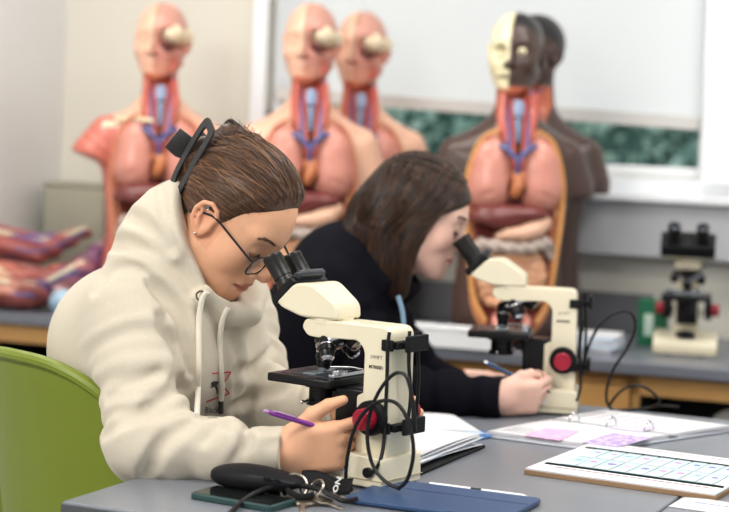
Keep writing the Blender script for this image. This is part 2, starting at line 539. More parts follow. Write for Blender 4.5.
# ---------------------------------------------------------------- window bench: one long top on cabinets
def bpt2(v, u, z): return BENCH0+RV*v+RU*u+V((0, 0, z))
def bbox(m, v0, v1, u0, u1, z0, z1): m.box(bpt2((v0+v1)/2, (u0+u1)/2, (z0+z1)/2), (abs(v1-v0), abs(u1-u0), abs(z1-z0)), rz=RA)
BV0, BV1 = -1.90, 1.35
m = MB(); bbox(m, BV0, BV1, 0, BENCH_D-.02, TABLE_Z-.032, TABLE_Z)
tag(m.build('bench_top', M_bench, bevel=.004), 'long grey laminate bench top running under the window wall', 'worktop')
def cabinet(v0, v1, label, is_open, group=None):
    base = bpt2((v0+v1)/2, .35, 0)
    t = thing('base_cabinet', label, 'cabinet', base, RA, group)
    w = v1-v0-.003; z1 = TABLE_Z-.033
    m = MB()
    m.box((-w/2+.01, 0, z1/2+.04), (.02, .62, z1-.08)); m.box((w/2-.01, 0, z1/2+.04), (.02, .62, z1-.08))
    m.box((0, 0, .09), (w, .62, .02)); m.box((0, .30, z1/2+.04), (w, .015, z1-.08)); m.box((0, 0, z1-.01), (w, .62, .02))
    m.box((0, .03, .04), (w, .5, .08)); m.box((0, -.30, z1-.03), (w, .02, .05))
    m.build('body', M_inshade if is_open else M_wood, t, bevel=.002)
    if is_open:
        m = MB(); m.box((0, -.313, z1-.03), (w, .006, .05)); m.box((0, -.313, .085), (w, .006, .03))
        for sx in (-1, 1): m.box((sx*(w/2-.01), -.313, z1/2+.04), (.02, .006, z1-.08))
        tag(m.build('face_frame', M_wood, t), 'maple face frame')
    if is_open:
        m = MB(); m.box((0, .04, z1*.5), (w-.04, .50, .015)); m.build('shelf', M_inshade, t, bevel=.002)
        m = MB(); m.box((0, .289, z1/2+.03), (w-.045, .008, z1-.12)); tag(m.build('shade_panel', M_inshade, t), 'added back panel coloured as shade')  # extra panel added to carry the painted shade at the back
    else:
        for sgn in (-1, 1):
            m = MB(); m.box((sgn*w/4, -.322, (z1+.08)/2-.01), (w/2-.006, .02, z1-.13))
            dr = m.build('door', M_wood, t, bevel=.003)
            m = MB(); m.tube([(sgn*.03, -.332, .5), (sgn*.03, -.352, .5), (sgn*.03, -.352, .6), (sgn*.03, -.332, .6)], .005, 8)
            tag(m.build('handle', mat_chrome, dr), 'metal handle')
    return t
mat_chrome = mat('brushed_metal', s2l(190, 190, 192), .25, 1.0)
edges = [(-1.90, -1.30), (-1.30, -.70), (-.70, -.16), (-.16, .115), (.115, .80), (.80, 1.35)]
names = ['open wooden cabinet under the bench below the pile of muscle models', 'open shade-coloured cabinet beneath the bench behind the student in cream',
         'maple cabinet under the bench behind the student in black', 'maple cabinet under the bench left of the open one with a stored microscope',
         'open maple cabinet with shade painted inside below the rear microscope', 'open maple cabinet at the far end of the bench by the right edge']
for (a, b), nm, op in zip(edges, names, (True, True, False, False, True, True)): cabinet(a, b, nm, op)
# microscope stored in the open cabinet: plain base and pale round head
o_ = bpt2(.36, .16, TABLE_Z*.5)
t = thing('stored_microscope', 'pale round microscope head stored inside the open cabinet below the rear microscope', 'lamp', bpt2(.37, .14, .367), RA)
m = MB(); m.lathe((0, 0, 0), (0, 0, 1), [(.06, 0), (.06, .012), (.02, .02), (.012, .03), (.012, .16)]); m.build('base', mat('stored_dark', (.03, .03, .03), .4), t)
m = MB(); m.lathe((0, -.03, .21), (0, -1, 0), [(.02, -.05), (.045, -.02), (.06, .02), (.055, .025)]); m.build('round_head', mat('stored_pale', s2l(170, 165, 160), .4), t)

# ---------------------------------------------------------------- tables
M_table = mat('table_laminate', s2l(122, 126, 134), .28, noise=.05, nscale=90, spec=.38)
M_tedge = mat('table_edge_band', s2l(76, 78, 80), .4)
M_tleg = mat('table_leg_metal', s2l(60, 60, 62), .35, .6)
TC = T(62, 501)                                # near left corner of the first table
TLEN = (T(585, 405)-TC).dot(TU)
TDEP = (T(657, 512)-TC).dot(TV)
def tp(v, u, z=TABLE_Z): return V((TC.x, TC.y, 0))+TV*v+TU*u+V((0, 0, z))
def table(v0, v1, u0, u1, label):
    ctr = tp((v0+v1)/2, (u0+u1)/2, 0)
    t = thing('lab_table', label, 'table', ctr, TA)
    w, l = (v1-v0)/2, (u1-u0)/2
    m = MB(); m.box((0, 0, TABLE_Z-.015), (2*w, 2*l, .03)); m.build('tabletop', [M_table], t, bevel=.003)
    m = MB(); q = TABLE_Z-.0165
    for s_ in (-1, 1):
        m.box((s_*(w+.0005), 0, q), (.002, 2*l, .024)); m.box((0, s_*(l+.0005), q), (2*w, .002, .024))
    tag(m.build('edge_band', M_tedge, t), 'darker edge band')
    m = MB(); m.box((0, 0, TABLE_Z-.06), (2*w-.2, .03, .055)); m.box((0, l-.10, TABLE_Z-.06), (2*w-.2, .03, .055)); m.box((0, -l+.10, TABLE_Z-.06), (2*w-.2, .03, .055))
    m.build('apron', M_tleg, t, bevel=.003)
    for sx in (-1, 1):
        for sy in (-1, 1):
            m = MB(); m.box((sx*(w-.08), sy*(l-.09), (TABLE_Z-.03)/2), (.045, .045, TABLE_Z-.03)); m.build('leg', M_tleg, t, bevel=.004)
    return t
table(0, TDEP, 0, TLEN, 'grey laminate table at which both students sit and work')
table(TDEP+.004, TDEP+.9, 0, TLEN, 'second grey table pushed up against the long side of the first')
# ---------------------------------------------------------------- microscopes (local: x away from the user, y to the far side, z up)
M_cream = mat('cream_enamel', s2l(230, 221, 194), .32, noise=.03, nscale=12, coat=.2)
M_black = mat('black_enamel', (.006, .006, .007), .30, spec=.3)
M_rubber = mat('black_rubber', (.008, .008, .009), .6, spec=.2)
M_eyep = mat('eyepiece_black', (.014, .013, .012), .34, spec=.35)
M_slate = mat('slate_plastic', (.03, .036, .045), .20)
M_red = mat('red_knob', s2l(158, 22, 48), .35)
M_steel = mat('chrome', s2l(205, 205, 210), .15, 1.0)
M_lens = mat('lens_glass', (.02, .03, .05), .03, spec=.8)
M_text = mat('grey_lettering', (.10, .09, .08), .6)
M_sticker = mat('white_sticker', s2l(238, 238, 236), .5)
M_cable = mat('black_cable', (.008, .008, .009), .42, spec=.3)

def soft_poly(poly, r, k=5):
    """round the corners of a 2-D polygon; r one radius or one per corner"""
    n = len(poly); out = []
    rs = r if hasattr(r, '__len__') else [r]*n
    for i in range(n):
        p = V(poly[i]).to_2d() if len(poly[i]) > 2 else Vector(poly[i]); a = Vector(poly[i-1]); b = Vector(poly[(i+1) % n])
        q = rs[i]
        if q <= 0: out.append(tuple(p)); continue
        da = (a-p).normalized(); db = (b-p).normalized()
        q = min(q, (a-p).length*.48, (b-p).length*.48)
        p0, p1 = p+da*q, p+db*q
        for j in range(k+1):
            t = j/k; out.append(tuple((1-t)**2*p0+2*t*(1-t)*p+t*t*p1))
    return out

MXZ = Matrix(((1, 0, 0), (0, 1, 0), (0, 0, 1)))
def make_scope(label, loc, yaw, bw=.057, hw=.046, es=.027, kout=0.0, blk_plate=False):
    t = thing('microscope', label, 'microscope', loc, yaw, 'cream lab microscopes')
    # base: foot, body with a lower lip, rubber feet
    m = MB(); m.prism(soft_poly([(-.10, .004), (.095, .004), (.094, .052), (.02, .055), (-.06, .052), (-.098, .040)], [.004, .004, .006, .02, .02, .01]), MXZ, -bw, bw)
    ba = m.build('base', M_cream, t, bevel=.004)
    m = MB(); m.box((-.0025, 0, .0165), (.199, 2*bw+.003, .0012)); tag(m.build('base_seam', mat('seam_beige', s2l(170, 160, 130), .5), ba), 'thin seam line')  # darker beige strip drawn along the seam
    for x in (-.085, .08):
        for y in (-.044, .044):
            m = MB(); m.cyl((x, y, 0), (x, y, .006), .011); m.build('rubber_foot', M_rubber, ba)
    m = MB(); m.lathe((-.07, 0, .05), (0, 0, 1), [(.026, 0), (.026, .012), (.022, .014), (.021, .012)]); lm = m.build('lamp_collar', M_black, t)
    m = MB(); m.ball((-.07, 0, .060), (.02, .02, .008)); tag(m.build('lamp_lens', M_lens, lm), 'glass lamp lens')
    # arm: column and horizontal limb in one casting
    arm = [(.036, .050), (.088, .050), (.086, .258), (-.085, .258), (-.092, .243), (-.080, .230), (-.062, .228), (.022, .232), (.036, .218)]
    m = MB(); m.prism(soft_poly(arm, [.003, .003, .018, .012, .006, .006, .01, .02, .022]), MXZ, -.034, .034)
    ar = m.build('arm', M_cream, t, bevel=.007, seg=3)
    m = MB(); m.prism(soft_poly([(.022, .05), (.036, .05), (.036, .150), (.022, .142)], .003), MXZ, -.030, .030); m.build('arm_step', M_cream, ar, bevel=.003)
    # binocular head
    head = [(-.088, .260), (-.128, .273), (-.138, .281), (-.104, .314), (-.072, .317), (-.022, .284), (-.020, .260)]
    m = MB(); m.prism(soft_poly(head, [.01, .008, .006, .008, .012, .012, .006]), MXZ, -hw, hw)
    # narrow the rear of the head
    m.v = [(x, y*(1-.30*max(0, min(1, (x+.11)/.10))), z) for x, y, z in m.v]
    hd = m.build('binocular_head', M_cream, t, bevel=.005)
    m = MB(); m.lathe((-.055, 0, .252), (0, 0, 1), [(.036, 0), (.036, .010)]); m.build('head_collar', M_cream, hd)
    d = V((-.62, 0, .785)).normalized()
    fc = V((-.1225, 0, .2985))
    Mf = Matrix(((.72, 0, -.694), (0, 1, 0), (.694, 0, .72)))
    m = MB(); m.box(fc+d*.004, (.056, 2*hw, .016 if not blk_plate else .04), M=Mf); m.build('tube_plate', M_black, hd, bevel=.003)
    m = MB(); m.box(fc+d*.013+V((.02, 0, .014)), (.030, 1.6*hw, .012), M=Mf); m.build('tube_slider', M_slate, hd, bevel=.004)
    for s in (-1, 1):
        b0 = fc+d*.008+V((0, s*es, 0))
        m = MB(); m.lathe(b0, d, [(.0175, 0), (.0175, .010), (.0150, .011), (.0150, .018), (.0165, .019), (.0165, .054), (.0176, .056), (.0172, .061), (.013, .061), (.012, .057)])
        e = m.build('eyepiece', M_eyep, t)
        m = MB(); m.ball(b0+d*.056, (.0115, .0115, .003), M=frame_m(d)); tag(m.build('eye_lens', M_lens, e), 'glass eye lens')
    # nosepiece with four objectives
    ax = V((.42, 0, -.90)).normalized(); nc = V((-.048, 0, .228))
    m = MB(); m.lathe(nc-ax*.006, ax, [(.034, 0), (.034, .010), (.031, .012), (.030, .020), (.024, .024), (.012, .026)])
    npz = m.build('nosepiece', M_black, t)
    m = MB(); m.lathe(nc+ax*.002, ax, [(.0345, 0), (.0355, .002), (.0355, .006), (.0345, .008)]); tag(m.build('chrome_ring', M_steel, npz), 'chrome ring')
    dn = V((0, 0, -1)); rot = dn.rotation_difference(ax)
    for k, ln in enumerate((.050, .042, .036, .044)):
        Rk = Matrix.Rotation(k*PI/2, 3, ax)
        dk = (Rk @ dn).normalized()
        bk = nc+ax*.014+(Rk @ (V((-.070, 0, .215))-(nc+ax*.014)))*.95
        m = MB(); m.lathe(bk-dk*.004, dk, [(.012, 0), (.0132, .006), (.0132, ln*.45), (.0142, ln*.46), (.0142, ln*.58), (.0124, ln*.6), (.0115, ln*.82), (.0072, ln*.98), (.0055, ln)], 20)
        ob = m.build('objective', M_black, t)
        m = MB(); m.lathe(bk-dk*.004, dk, [(.0133, ln*.30), (.0139, ln*.31), (.0139, ln*.36), (.0133, ln*.37)], 20)
        tag(m.build('metal_ring', M_steel, ob), 'bright metal ring')
        m = MB(); m.lathe(bk-dk*.004, dk, [(.0116, ln*.86), (.0106, ln*.90), (.0074, ln*.985), (.004, ln*1.0)], 20); tag(m.build('metal_tip', M_steel, ob), 'bright metal tip')
    # stage, clip, condenser, carrier
    m = MB(); m.box((-.072, 0, .159), (.128, .132, .014)); st = m.build('stage', M_black, t, bevel=.003)
    m = MB(); m.box((-.068, 0, .1666), (.10, .10, .0012)); m.build('stage_plate', M_slate, st, bevel=.0004)
    m = MB(); m.lathe((-.07, 0, .1665), (0, 0, 1), [(.016, 0), (.016, .0012), (.012, .0014)]); m.build('stage_opening', M_black, st)
    m = MB(); m.box((-.020, .005, .170), (.012, .10, .006)); m.cyl((-.020, -.03, .170), (-.020, -.03, .179), .008); m.cyl((-.020, -.010, .170), (-.020, -.010, .177), .006)
    m.tube([(-.022, .05, .171), (-.05, .052, .172), (-.085, .035, .170)], .0025, 6, smooth=4)
    tag(m.build('slide_clip', M_steel, st, bevel=.001), 'metal slide clip')
    m = MB(); m.box((-.07, 0, .1684), (.026, .076, .0012)); tag(m.build('glass_slide', mat('slide_glass', (.75, .85, .9), .05, trans=.6), st), 'glass slide on the stage')
    m = MB(); m.lathe((-.07, 0, .152), (0, 0, -1), [(.030, 0), (.030, .008), (.022, .010), (.022, .030), (.026, .031), (.026, .038), (.016, .040)])
    cd = m.build('condenser', M_black, t)
    m = MB(); m.tube([(-.07, -.024, .124), (-.075, -.045, .122)], .002, 6); m.ball((-.075, -.047, .122), .0035); tag(m.build('iris_lever', M_steel, cd), 'chrome iris lever')
    m = MB(); m.box((.006, 0, .116), (.058, .056, .074)); m.box((-.026, 0, .135), (.03, .03, .02)); m.build('stage_carrier', M_black, t, bevel=.004)
    m = MB(); m.cyl((-.02, .045, .156), (-.02, .045, .10), .006); m.lathe((-.02, .045, .125), (0, 0, -1), [(.010, 0), (.010, .012), (.007, .014), (.007, .03)]); m.build('stage_drive', M_black, t)
    # focus knobs on both sides
    for s in (-1, 1):
        m = MB(); m.lathe((.062, s*(.034+kout), .113), (0, s, 0), [(.012, 0), (.0265, .003), (.028, .006), (.028, .017), (.026, .020), (.017, .020)], 36)
        k = m.build('focus_knob', M_rubber, t)
        m = MB(); m.lathe((.062, s*(.053+kout), .113), (0, s, 0), [(.017, 0), (.0175, .002), (.0175, .020), (.016, .022), (.012, .0215), (.0, .0215)], 32)
        tag(m.build('fine_knob', M_red, k), 'dark red fine focus knob')
    # cord wrap brackets on the back of the arm
    for z in (.230, .098):
        m = MB(); m.box((.092, 0, z), (.014, .062, .012)); m.box((.104, 0, z), (.022, .03, .012)); m.box((.114, 0, z+.004), (.007, .060, .026)); m.box((.082, -.036, z), (.022, .006, .018))
        m.build('cord_bracket', M_rubber, t, bevel=.002)
    # sticker with bar code and lettering on the near side
    m = MB(); m.box((.004, -bw-.0007, .034), (.056, .0008, .026)); sk = tag(m.build('inventory_sticker', M_sticker, t), 'white inventory sticker with a bar code')
    m = MB(); x = -.019; rr = random.Random(2)
    while x < .026:
        w_ = rr.choice((.0006, .0010, .0016)); m.box((x, -bw-.0013, .0345), (w_, .0004, .012)); x += w_+rr.choice((.0007, .0012))
    m.box((.003, -bw-.0013, .0435), (.048, .0004, .0016)); m.box((.004, -bw-.0013, .0255), (.03, .0004, .0020))
    m.build('bar_code', mat('bar_code_ink', (.03, .03, .03), .6), sk, smooth=False)
    Mt = lambda x, z: Matrix(((1, 0, 0, x), (0, 0, -1, -.0343), (0, 1, 0, z), (0, 0, 0, 1)))
    tag(text_mesh('maker_lettering', 'SWIFT', .0085, M_text, Mt(.048, .206), t, bold=-.0001), 'small grey maker lettering')
    tag(text_mesh('model_lettering', 'M7000D', .0078, mat('dark_lettering', (.03, .025, .02), .6), Mt(.046, .190), t, bold=.00018), 'small dark model lettering')
    return t
def frame_m(d):
    d, u, w = frame_of(d); return Matrix((u, w, d)).transposed()

def scope_frame(loc, yaw):
    return Matrix.Translation(loc) @ Matrix.Rotation(yaw, 4, 'Z')

YA, YB, YC = R(-35), R(-9), R(78)
F2 = lambda y: (V((math.cos(y), math.sin(y), 0)), V((-math.sin(y), math.cos(y), 0)))
fa, na = F2(YA); LA = T(382, 493)-fa*.096+na*.056
fb, nb_ = F2(YB); LB = T(577, 417)-fb*.096+nb_*.056
fc_, nc_ = F2(YC); LC = (T(652, 356)+T(716, 357))/2+fc_*.10
scopeA = make_scope('cream microscope in front of the student in the light hoodie', LA, YA)
scopeB = copy_tree(scopeA); scopeB['label'] = 'cream microscope the dark-haired student in black looks into'
scopeB.location = LB; scopeB.rotation_euler = (0, 0, YB)
scopeC = make_scope('wide cream microscope on the bench by the window with its eyepieces toward the room', LC, YC, .085, .072, .0375, .012, True)
MA, MBm = scope_frame(LA, YA), scope_frame(LB, YB)
def to_local(Mx, pts): return [Mx.inverted() @ V(p) for p in pts]

def plane_pts(Mx, y, pix):
    """pixels -> points in the scope's own plane local-y = y, returned in local coordinates"""
    out = []
    for e in pix:
        px, py = e[0], e[1]; yy = y if len(e) < 3 else e[2]
        n = Mx.to_3x3() @ V((0, 1, 0)); o = Mx @ V((0, yy, 0))
        eye = V((0, 0, CAM_Z)); d = P(px, py, 1.0)-eye
        tt = (o-eye).dot(n)/d.dot(n)
        out.append(Mx.inverted() @ (eye+d*tt))
    return [V((q.x, q.y, max(q.z, .0045))) for q in out]
# power cord of the near microscope: wound on the brackets, two loops hanging on the near side, plugged into the base
m = MB()
c1 = plane_pts(MA, -.085, [(352, 496), (346, 488), (347, 462), (352, 436), (362, 415), (378, 402), (394, 402), (405, 414), (412, 436), (413, 458), (407, 480), (398, 489)])
m.tube(c1, .0031, 8, smooth=6)
m.tube(plane_pts(MA, -.075, [(400, 489), (386, 482), (374, 468), (368, 446), (368, 424), (374, 402), (384, 384), (396, 373), (406, 376), (411, 392), (414, 412), (415, 432)]), .0031, 8, smooth=6)
m.tube([(.086, -.038, .252), (.085, -.040, .23), (.086, -.040, .17), (.086, -.041, .12), (.088, -.045, .075), (.088, -.056, .045), (.076, -.062, .028), (.068, -.060, .028)], .0031, 8, smooth=6)
m.tube([(.099, .0, .252), (.104, -.006, .20), (.106, 0, .15), (.104, -.004, .10)], .0031, 8, smooth=5)
m.tube([(.099, .02, .252), (.108, .018, .18), (.104, .02, .10)], .0031, 8, smooth=5)
m.cyl((.070, -.056, .029), (.070, -.064, .029), .008)
tag(m.build('power_cord', M_cable, scopeA), 'black power cord hanging in two loops')
m = MB()
m.tube([(.092, -.030, .252), (.096, -.030, .2), (.094, -.032, .15), (.097, -.034, .1), (.10, -.036, .06), (.094, -.058, .034)], .0031, 8, smooth=6)
m.tube([(.099, .0, .252), (.104, .004, .20), (.106, 0, .15), (.104, -.004, .10)], .0031, 8, smooth=5)
m.tube(plane_pts(MBm, .02, [(583, 320), (580, 352), (583, 375)]), .0031, 8, smooth=5)
m.tube(plane_pts(MBm, .03, [(583, 372), (588, 348), (600, 325), (618, 312), (632, 314), (635, 330), (626, 350), (614, 368), (607, 388), (607, 402), (613, 410)])+
       to_local(MBm, [T(622, 412)+V((0, 0, .004)), T(640, 411)+V((0, 0, .004)), T(660, 408)+V((0, 0, .004)), T(679, 409)+V((0, 0, .004))]), .0031, 8, smooth=6)
m.tube(to_local(MBm, [T(652, 409.5)+V((0, 0, .0045))])+plane_pts(MBm, .045, [(660, 402), (652, 392), (640, 386), (626, 388), (616, 396), (609, 406)]), .0031, 8, smooth=6)
tag(m.build('power_cord', M_cable, scopeB), 'black power cord looping out over the table')
# ---------------------------------------------------------------- people: one continuous skin surface each, clothes and hair as children
def rotm(az, pitch, roll=0.0):
    return np.array((Matrix.Rotation(az, 3, 'Z') @ Matrix.Rotation(pitch, 3, 'Y') @ Matrix.Rotation(roll, 3, 'X')), dtype=f32)

def head_sdf(p, lips=1.0):
    """female head; x forward, y left, z up, origin between the ears"""
    q = p.copy(); q[:, 1] = np.abs(q[:, 1])
    d = sd_ell(q, (-.012, 0, .042), (.098, .076, .088))
    d = smin(d, sd_ell(q, (.020, 0, -.020), (.066, .060, .090)), .04)
    d = smin(d, sd_cap(q, (-.004, .050, -.055), (.056, .016, -.097), .019, .017), .035)
    d = smin(d, sd_ball(q, (.068, 0, -.100), .0165), .025)
    d = smin(d, sd_ball(q, (.046, .040, -.024), .026), .03)
    d = smin(d, sd_ell(q, (.056, 0, -.066), (.028, .034, .030)), .025)
    d = smin(d, sd_cap(q, (.075, 0, .030), (.062, .042, .033), .012, .010), .02)
    d = smax(d, -sd_ball(q, (.099, .032, .008), .0175), .022)
    d = smin(d, sd_ball(q, (.0680, .0315, .009), .0140), .006)
    d = smax(d, -sd_path(q, [(.0795, .020, .0035), (.0825, .0315, .0010), (.0755, .0435, .0045)], [.0011]*3), .003)   # closed lid line
    d = smin(d, sd_cap(q, (.079, 0, .020), (.1015, 0, -.022), .0075, .0092), .014)
    d = smin(d, sd_ball(q, (.1035, 0, -.026), .0105), .010)
    d = smin(d, sd_ball(q, (.0920, .0115, -.030), .0085), .008)
    d = smax(d, -sd_ball(q, (.0975, .0062, -.0385), .0042), .004)
    d = smin(d, sd_ell(q, (.076, 0, -.047), (.013, .020, .013)), .015)
    d = smin(d, sd_ell(q, (.0855, 0, -.0580), (.0090, .021, .0062)), .006)
    d = smin(d, sd_ell(q, (.0845, 0, -.0688), (.0088, .018, .0068)), .006)
    d = smax(d, -sd_cap(q, (.0970, 0, -.0632), (.079, .025, -.0645), .0016), .004)
    # ear
    e = sd_ell(q, (-.012, .076, -.001), (.021, .0065, .031), Matrix.Rotation(R(14), 3, 'Z') @ Matrix.Rotation(R(-10), 3, 'Y'))
    hx = [(.004, .075, -.004), (.007, .079, .014), (.001, .083, .027), (-.013, .086, .031), (-.027, .087, .022), (-.032, .087, .005), (-.028, .085, -.012), (-.017, .080, -.024), (-.006, .076, -.030)]
    e = smin(e, sd_path(q, hx, [.0036, .004, .0042, .0044, .0044, .0042, .004, .0045, .006]), .005)
    e = smax(e, -sd_ell(q, (-.010, .087, -.002), (.010, .008, .014)), .006)
    e = smin(e, sd_path(q, [(-.022, .084, .012), (-.020, .084, -.004), (-.013, .082, -.015)], [.003, .0035, .004]), .005)
    e = smin(e, sd_ball(q, (.003, .076, -.008), .0048), .006)
    d = smin(d, e, .006)
    return d

def hand_chain(curl, tcurl=0.3, spread=0.06, thumb=None):
    """points of a right hand; x to the fingers, y to the palm side, z to the thumb side; curl: (mcp, pip, dip) per finger"""
    base = [(.086, 0, .029), (.090, 0, .0095), (.087, 0, -.010), (.080, 0, -.028)]
    lens = [(.042, .025, .021), (.046, .028, .022), (.042, .026, .021), (.033, .020, .019)]
    rad = [(.0098, .0088, .0078, .0064), (.0100, .0090, .0078, .0064), (.0095, .0086, .0074, .0062), (.0086, .0076, .0068, .0056)]
    out = []
    for i in range(4):
        p = V(base[i]); a = 0; pts = [p.copy()]
        sp = spread*(1.5-i)*.5
        for k in range(3):
            a += curl[i][k]
            dv = V((math.cos(a)*math.cos(sp), math.sin(a), math.cos(a)*math.sin(sp)))
            p = p+dv*lens[i][k]; pts.append(p.copy())
        out.append((pts, rad[i]))
    th = thumb or [(.018, .008, .026), (.052, .016, .050), (.080, .020, .053), (.104, .018, .050)]
    out.append(([V(x) for x in th], (.0150, .0125, .0105, .0078)))
    return out
def hand_sdf(p, chain, mirror=False):
    q = p
    d = sd_box(q, (.045, 0, 0), (.046, .0145, .040), .0140)
    d = smin(d, sd_ell(q, (.034, .010, .024), (.034, .017, .018)), .014)
    d = smin(d, sd_ell(q, (.030, .009, -.026), (.034, .014, .014)), .012)
    w = smin(sd_cap(q, (-.034, 0, .008), (.012, 0, .011), .0200, .0190), sd_cap(q, (-.034, 0, -.008), (.012, 0, -.011), .0200, .0190), .02)
    d = smin(d, w, .02)
    g = None
    for pts, rs in chain:
        x = None
        for i in range(len(pts)-1):
            c = sd_cap(q, pts[i], pts[i+1], rs[i], rs[i+1])
            x = c if x is None else smin(x, c, .004)
        x = smin(x, d, .011)
        g = x if g is None else smin(g, x, .0015)
    return g

def near(p, c, r, fn, pad=.04):
    d = sd_ball(p, c, r)
    m = d < pad
    out = d.copy()
    if m.any(): out[m] = fn(p[m])
    return out

class Person: hsc = 1.0

def arm_axes(x, thumb):
    X = V(x).normalized(); Z = V(thumb); Z = (Z-X*Z.dot(X)).normalized()
    return X, Z

def skin_mat(name, col, lip):
    return mat(name, col, .48, attr='tint', noise=.07, nscale=60, bump=.10, bscale=700, sss=.12, spec=.4)

def build_skin(pr, name='person'):
    """pr: O, Rm, sc (head); neck pts; torso pts; arms; hands [(M (4x4 to world), chain, mirror)]"""
    Om = np.array(tuple(pr.O), dtype=f32); Rm = pr.Rm
    def loc(p): return ((p-Om) @ Rm)/pr.sc
    def fn(p):
        d = near(p, pr.O, .16*pr.sc, lambda q: head_sdf(loc(q))*pr.sc)
        d = smin(d, sd_path(p, pr.neck, pr.neck_r), .03)
        for a, r in pr.core: d = smin(d, sd_path(p, a, r), .03)
        for Mh, ch, mir in pr.hands:
            Mi = np.array(Mh.inverted(), dtype=f32)
            def h(q):
                x = q @ Mi[:3, :3].T+Mi[:3, 3]
                if mir: x = x*np.array([1, 1, -1], dtype=f32)
                return hand_sdf(x, ch)*pr.hsc
            d = smin(d, near(p, Mh @ V((.055, .01, 0)), .13, h), .012)
        return d
    pr.fn = fn
    def color(v):
        q = loc(v)
        c = np.tile(np.array(pr.skin, dtype=f32), (len(v), 1))
        def blend(m, col): c[:] = c*(1-m[:, None])+np.array(col, dtype=f32)*m[:, None]
        y = np.abs(q[:, 1])
        ck = np.exp(-((q[:, 0]-.062)**2/.022**2+(y-.042)**2/.022**2+(q[:, 2]+.028)**2/.022**2))*.45
        blend(ck, pr.blush)
        ns = np.exp(-((q[:, 0]-.106)**2+(y)**2+(q[:, 2]+.026)**2)/.015**2)*.35
        blend(ns, pr.blush)
        er = ((y > .068) & (np.abs(q[:, 2]) < .04) & (np.abs(q[:, 0]+.012) < .035))*.30
        blend(er.astype(f32), pr.blush)
        lp = np.clip(1.25-((q[:, 2]+.0632)**2/.0098**2+(y)**2/.0225**2), 0, .30)/.30*np.clip((q[:, 0]-.070)/.008, 0, 1)*.85
        blend(lp.astype(f32), pr.lip)
        return c
    lo, hi = pr.box
    v, q = mesh_sdf(fn, lo, hi, .0030 if QUAL == 1 else .003)
    o = np_mesh(name, v, q, pr.skin_mat, None, pr.base, color(v))
    return o

def child_sdf(pr, name, fn, lo, hi, h, m, color=None):
    v, q = mesh_sdf(fn, lo, hi, h)
    o = np_mesh(name, v, q, m, None, None, color(v) if color else None)
    for vt in (o.data,): vt.transform(Matrix.Translation(-V(pr.base)))
    o.parent = pr.root
    return o
def child(pr, o, parent=None):
    """a mesh made in world coordinates becomes a child of the person"""
    o.data.transform(Matrix.Translation(-V(pr.base))); o.parent = parent or pr.root
    return o
def to_world(pr, pts): return [V(pr.O)+V(tuple(pr.Rm @ np.array(tuple(V(p)*pr.sc)))) for p in pts]

def cloth_mat(name, col, weave=.25, sheen=.3, rough=.9, nz=.05):
    return mat(name, col, rough, noise=nz, nscale=180, bump=weave, bscale=900, sheen=sheen, spec=.2)

def hair_mat(name, c0, c1, rough=.38):
    m = bpy.data.materials.new(name); m.use_nodes = True
    nt = m.node_tree; N = nt.nodes; L = nt.links; b = N['Principled BSDF']
    at = N.new('ShaderNodeAttribute'); at.attribute_name = 'tint'
    L.new(at.outputs['Color'], b.inputs['Base Color']); b.inputs['Roughness'].default_value = rough
    sock(b, 'Specular IOR Level').default_value = .55
    sock(b, 'Anisotropic').default_value = .5
    return m

# ======================================================================= student in the light hoodie
A = Person()
A.sc = 1.03
A.Rm = rotm(R(-27), R(41), R(0))
ear = np.array([-.010, -.080, .0])*A.sc
A.O = P(205, 219, 2.905)-V(tuple(A.Rm @ ear))
azA = R(-25)
FA = V((math.cos(azA), math.sin(azA), 0)); LFA = V((-math.sin(azA), math.cos(azA), 0)); UP = V((0, 0, 1))
pel = P(138, 512, 3.20); ch = P(168, 352, 3.06); nb = P(190, 282, 3.03)
A.base = V((pel.x, pel.y, 0))
sr, sl = P(132, 312, 2.93), P(226, 308, 3.20)
er, el = P(146, 445, 2.80), P(262, 408, 3.10)
wr, wl_ = P(286, 452, 2.762), P(338, 404, 3.00)
hipr, hipl = pel-LFA*.09-UP*.02, pel+LFA*.09-UP*.02
A.neck = [A.O+V(tuple(A.Rm @ np.array([-.030, 0, -.050]))), P(203, 258, 3.00), nb]
A.neck_r = [.052, .050, .060]
A.core = [([nb, ch, pel], [.05, .09, .09]), ([nb, sr, er, wr], [.045, .045, .036, .026]), ([nb, sl, el, wl_], [.045, .045, .036, .026])]
A.skin, A.blush, A.lip = s2l(229, 174, 139), s2l(212, 132, 104), s2l(190, 108, 98)
A.skin_mat = skin_mat('skin_warm', A.skin, A.lip)
# hands
def hand_matrix(w, xdir, thumb, k=1.0):
    X = V(xdir).normalized(); Z = V(thumb); Z = (Z-X*Z.dot(X)).normalized(); Y = Z.cross(X)
    return Matrix.Translation(w) @ Matrix((X, Y, Z)).transposed().to_4x4() @ Matrix.Scale(k, 4)
writing = [(R(30), R(48), R(28)), (R(58), R(72), R(40)), (R(62), R(76), R(42)), (R(60), R(74), R(40))]
thumbw = [(.018, .004, .028), (.050, .004, .054), (.078, .004, .066), (.103, .007, .071)]
MHr = hand_matrix(wr, (.95, -.06, .17), (-.26, -.12, .95))
hold = [(R(20), R(55), R(40)), (R(25), R(60), R(40)), (R(30), R(60), R(40)), (R(30), R(60), R(40))]
MHl = hand_matrix(wl_, (.86, -.45, .10), (.05, .2, .97))
A.hands = [(MHr, hand_chain(writing, thumb=thumbw), False), (MHl, hand_chain(hold), True)]
# mirror for the left hand: palm side must face the microscope
xs = [A.O, pel, sr, sl, er, el, wr, wl_]
A.box = (V((-.80, 2.66, .42)), V((.22, 3.42, 1.38)))
A.root = build_skin(A)
tag(A.root, 'seated student in a cream hooded sweatshirt and glasses leaning over a microscope', 'person')

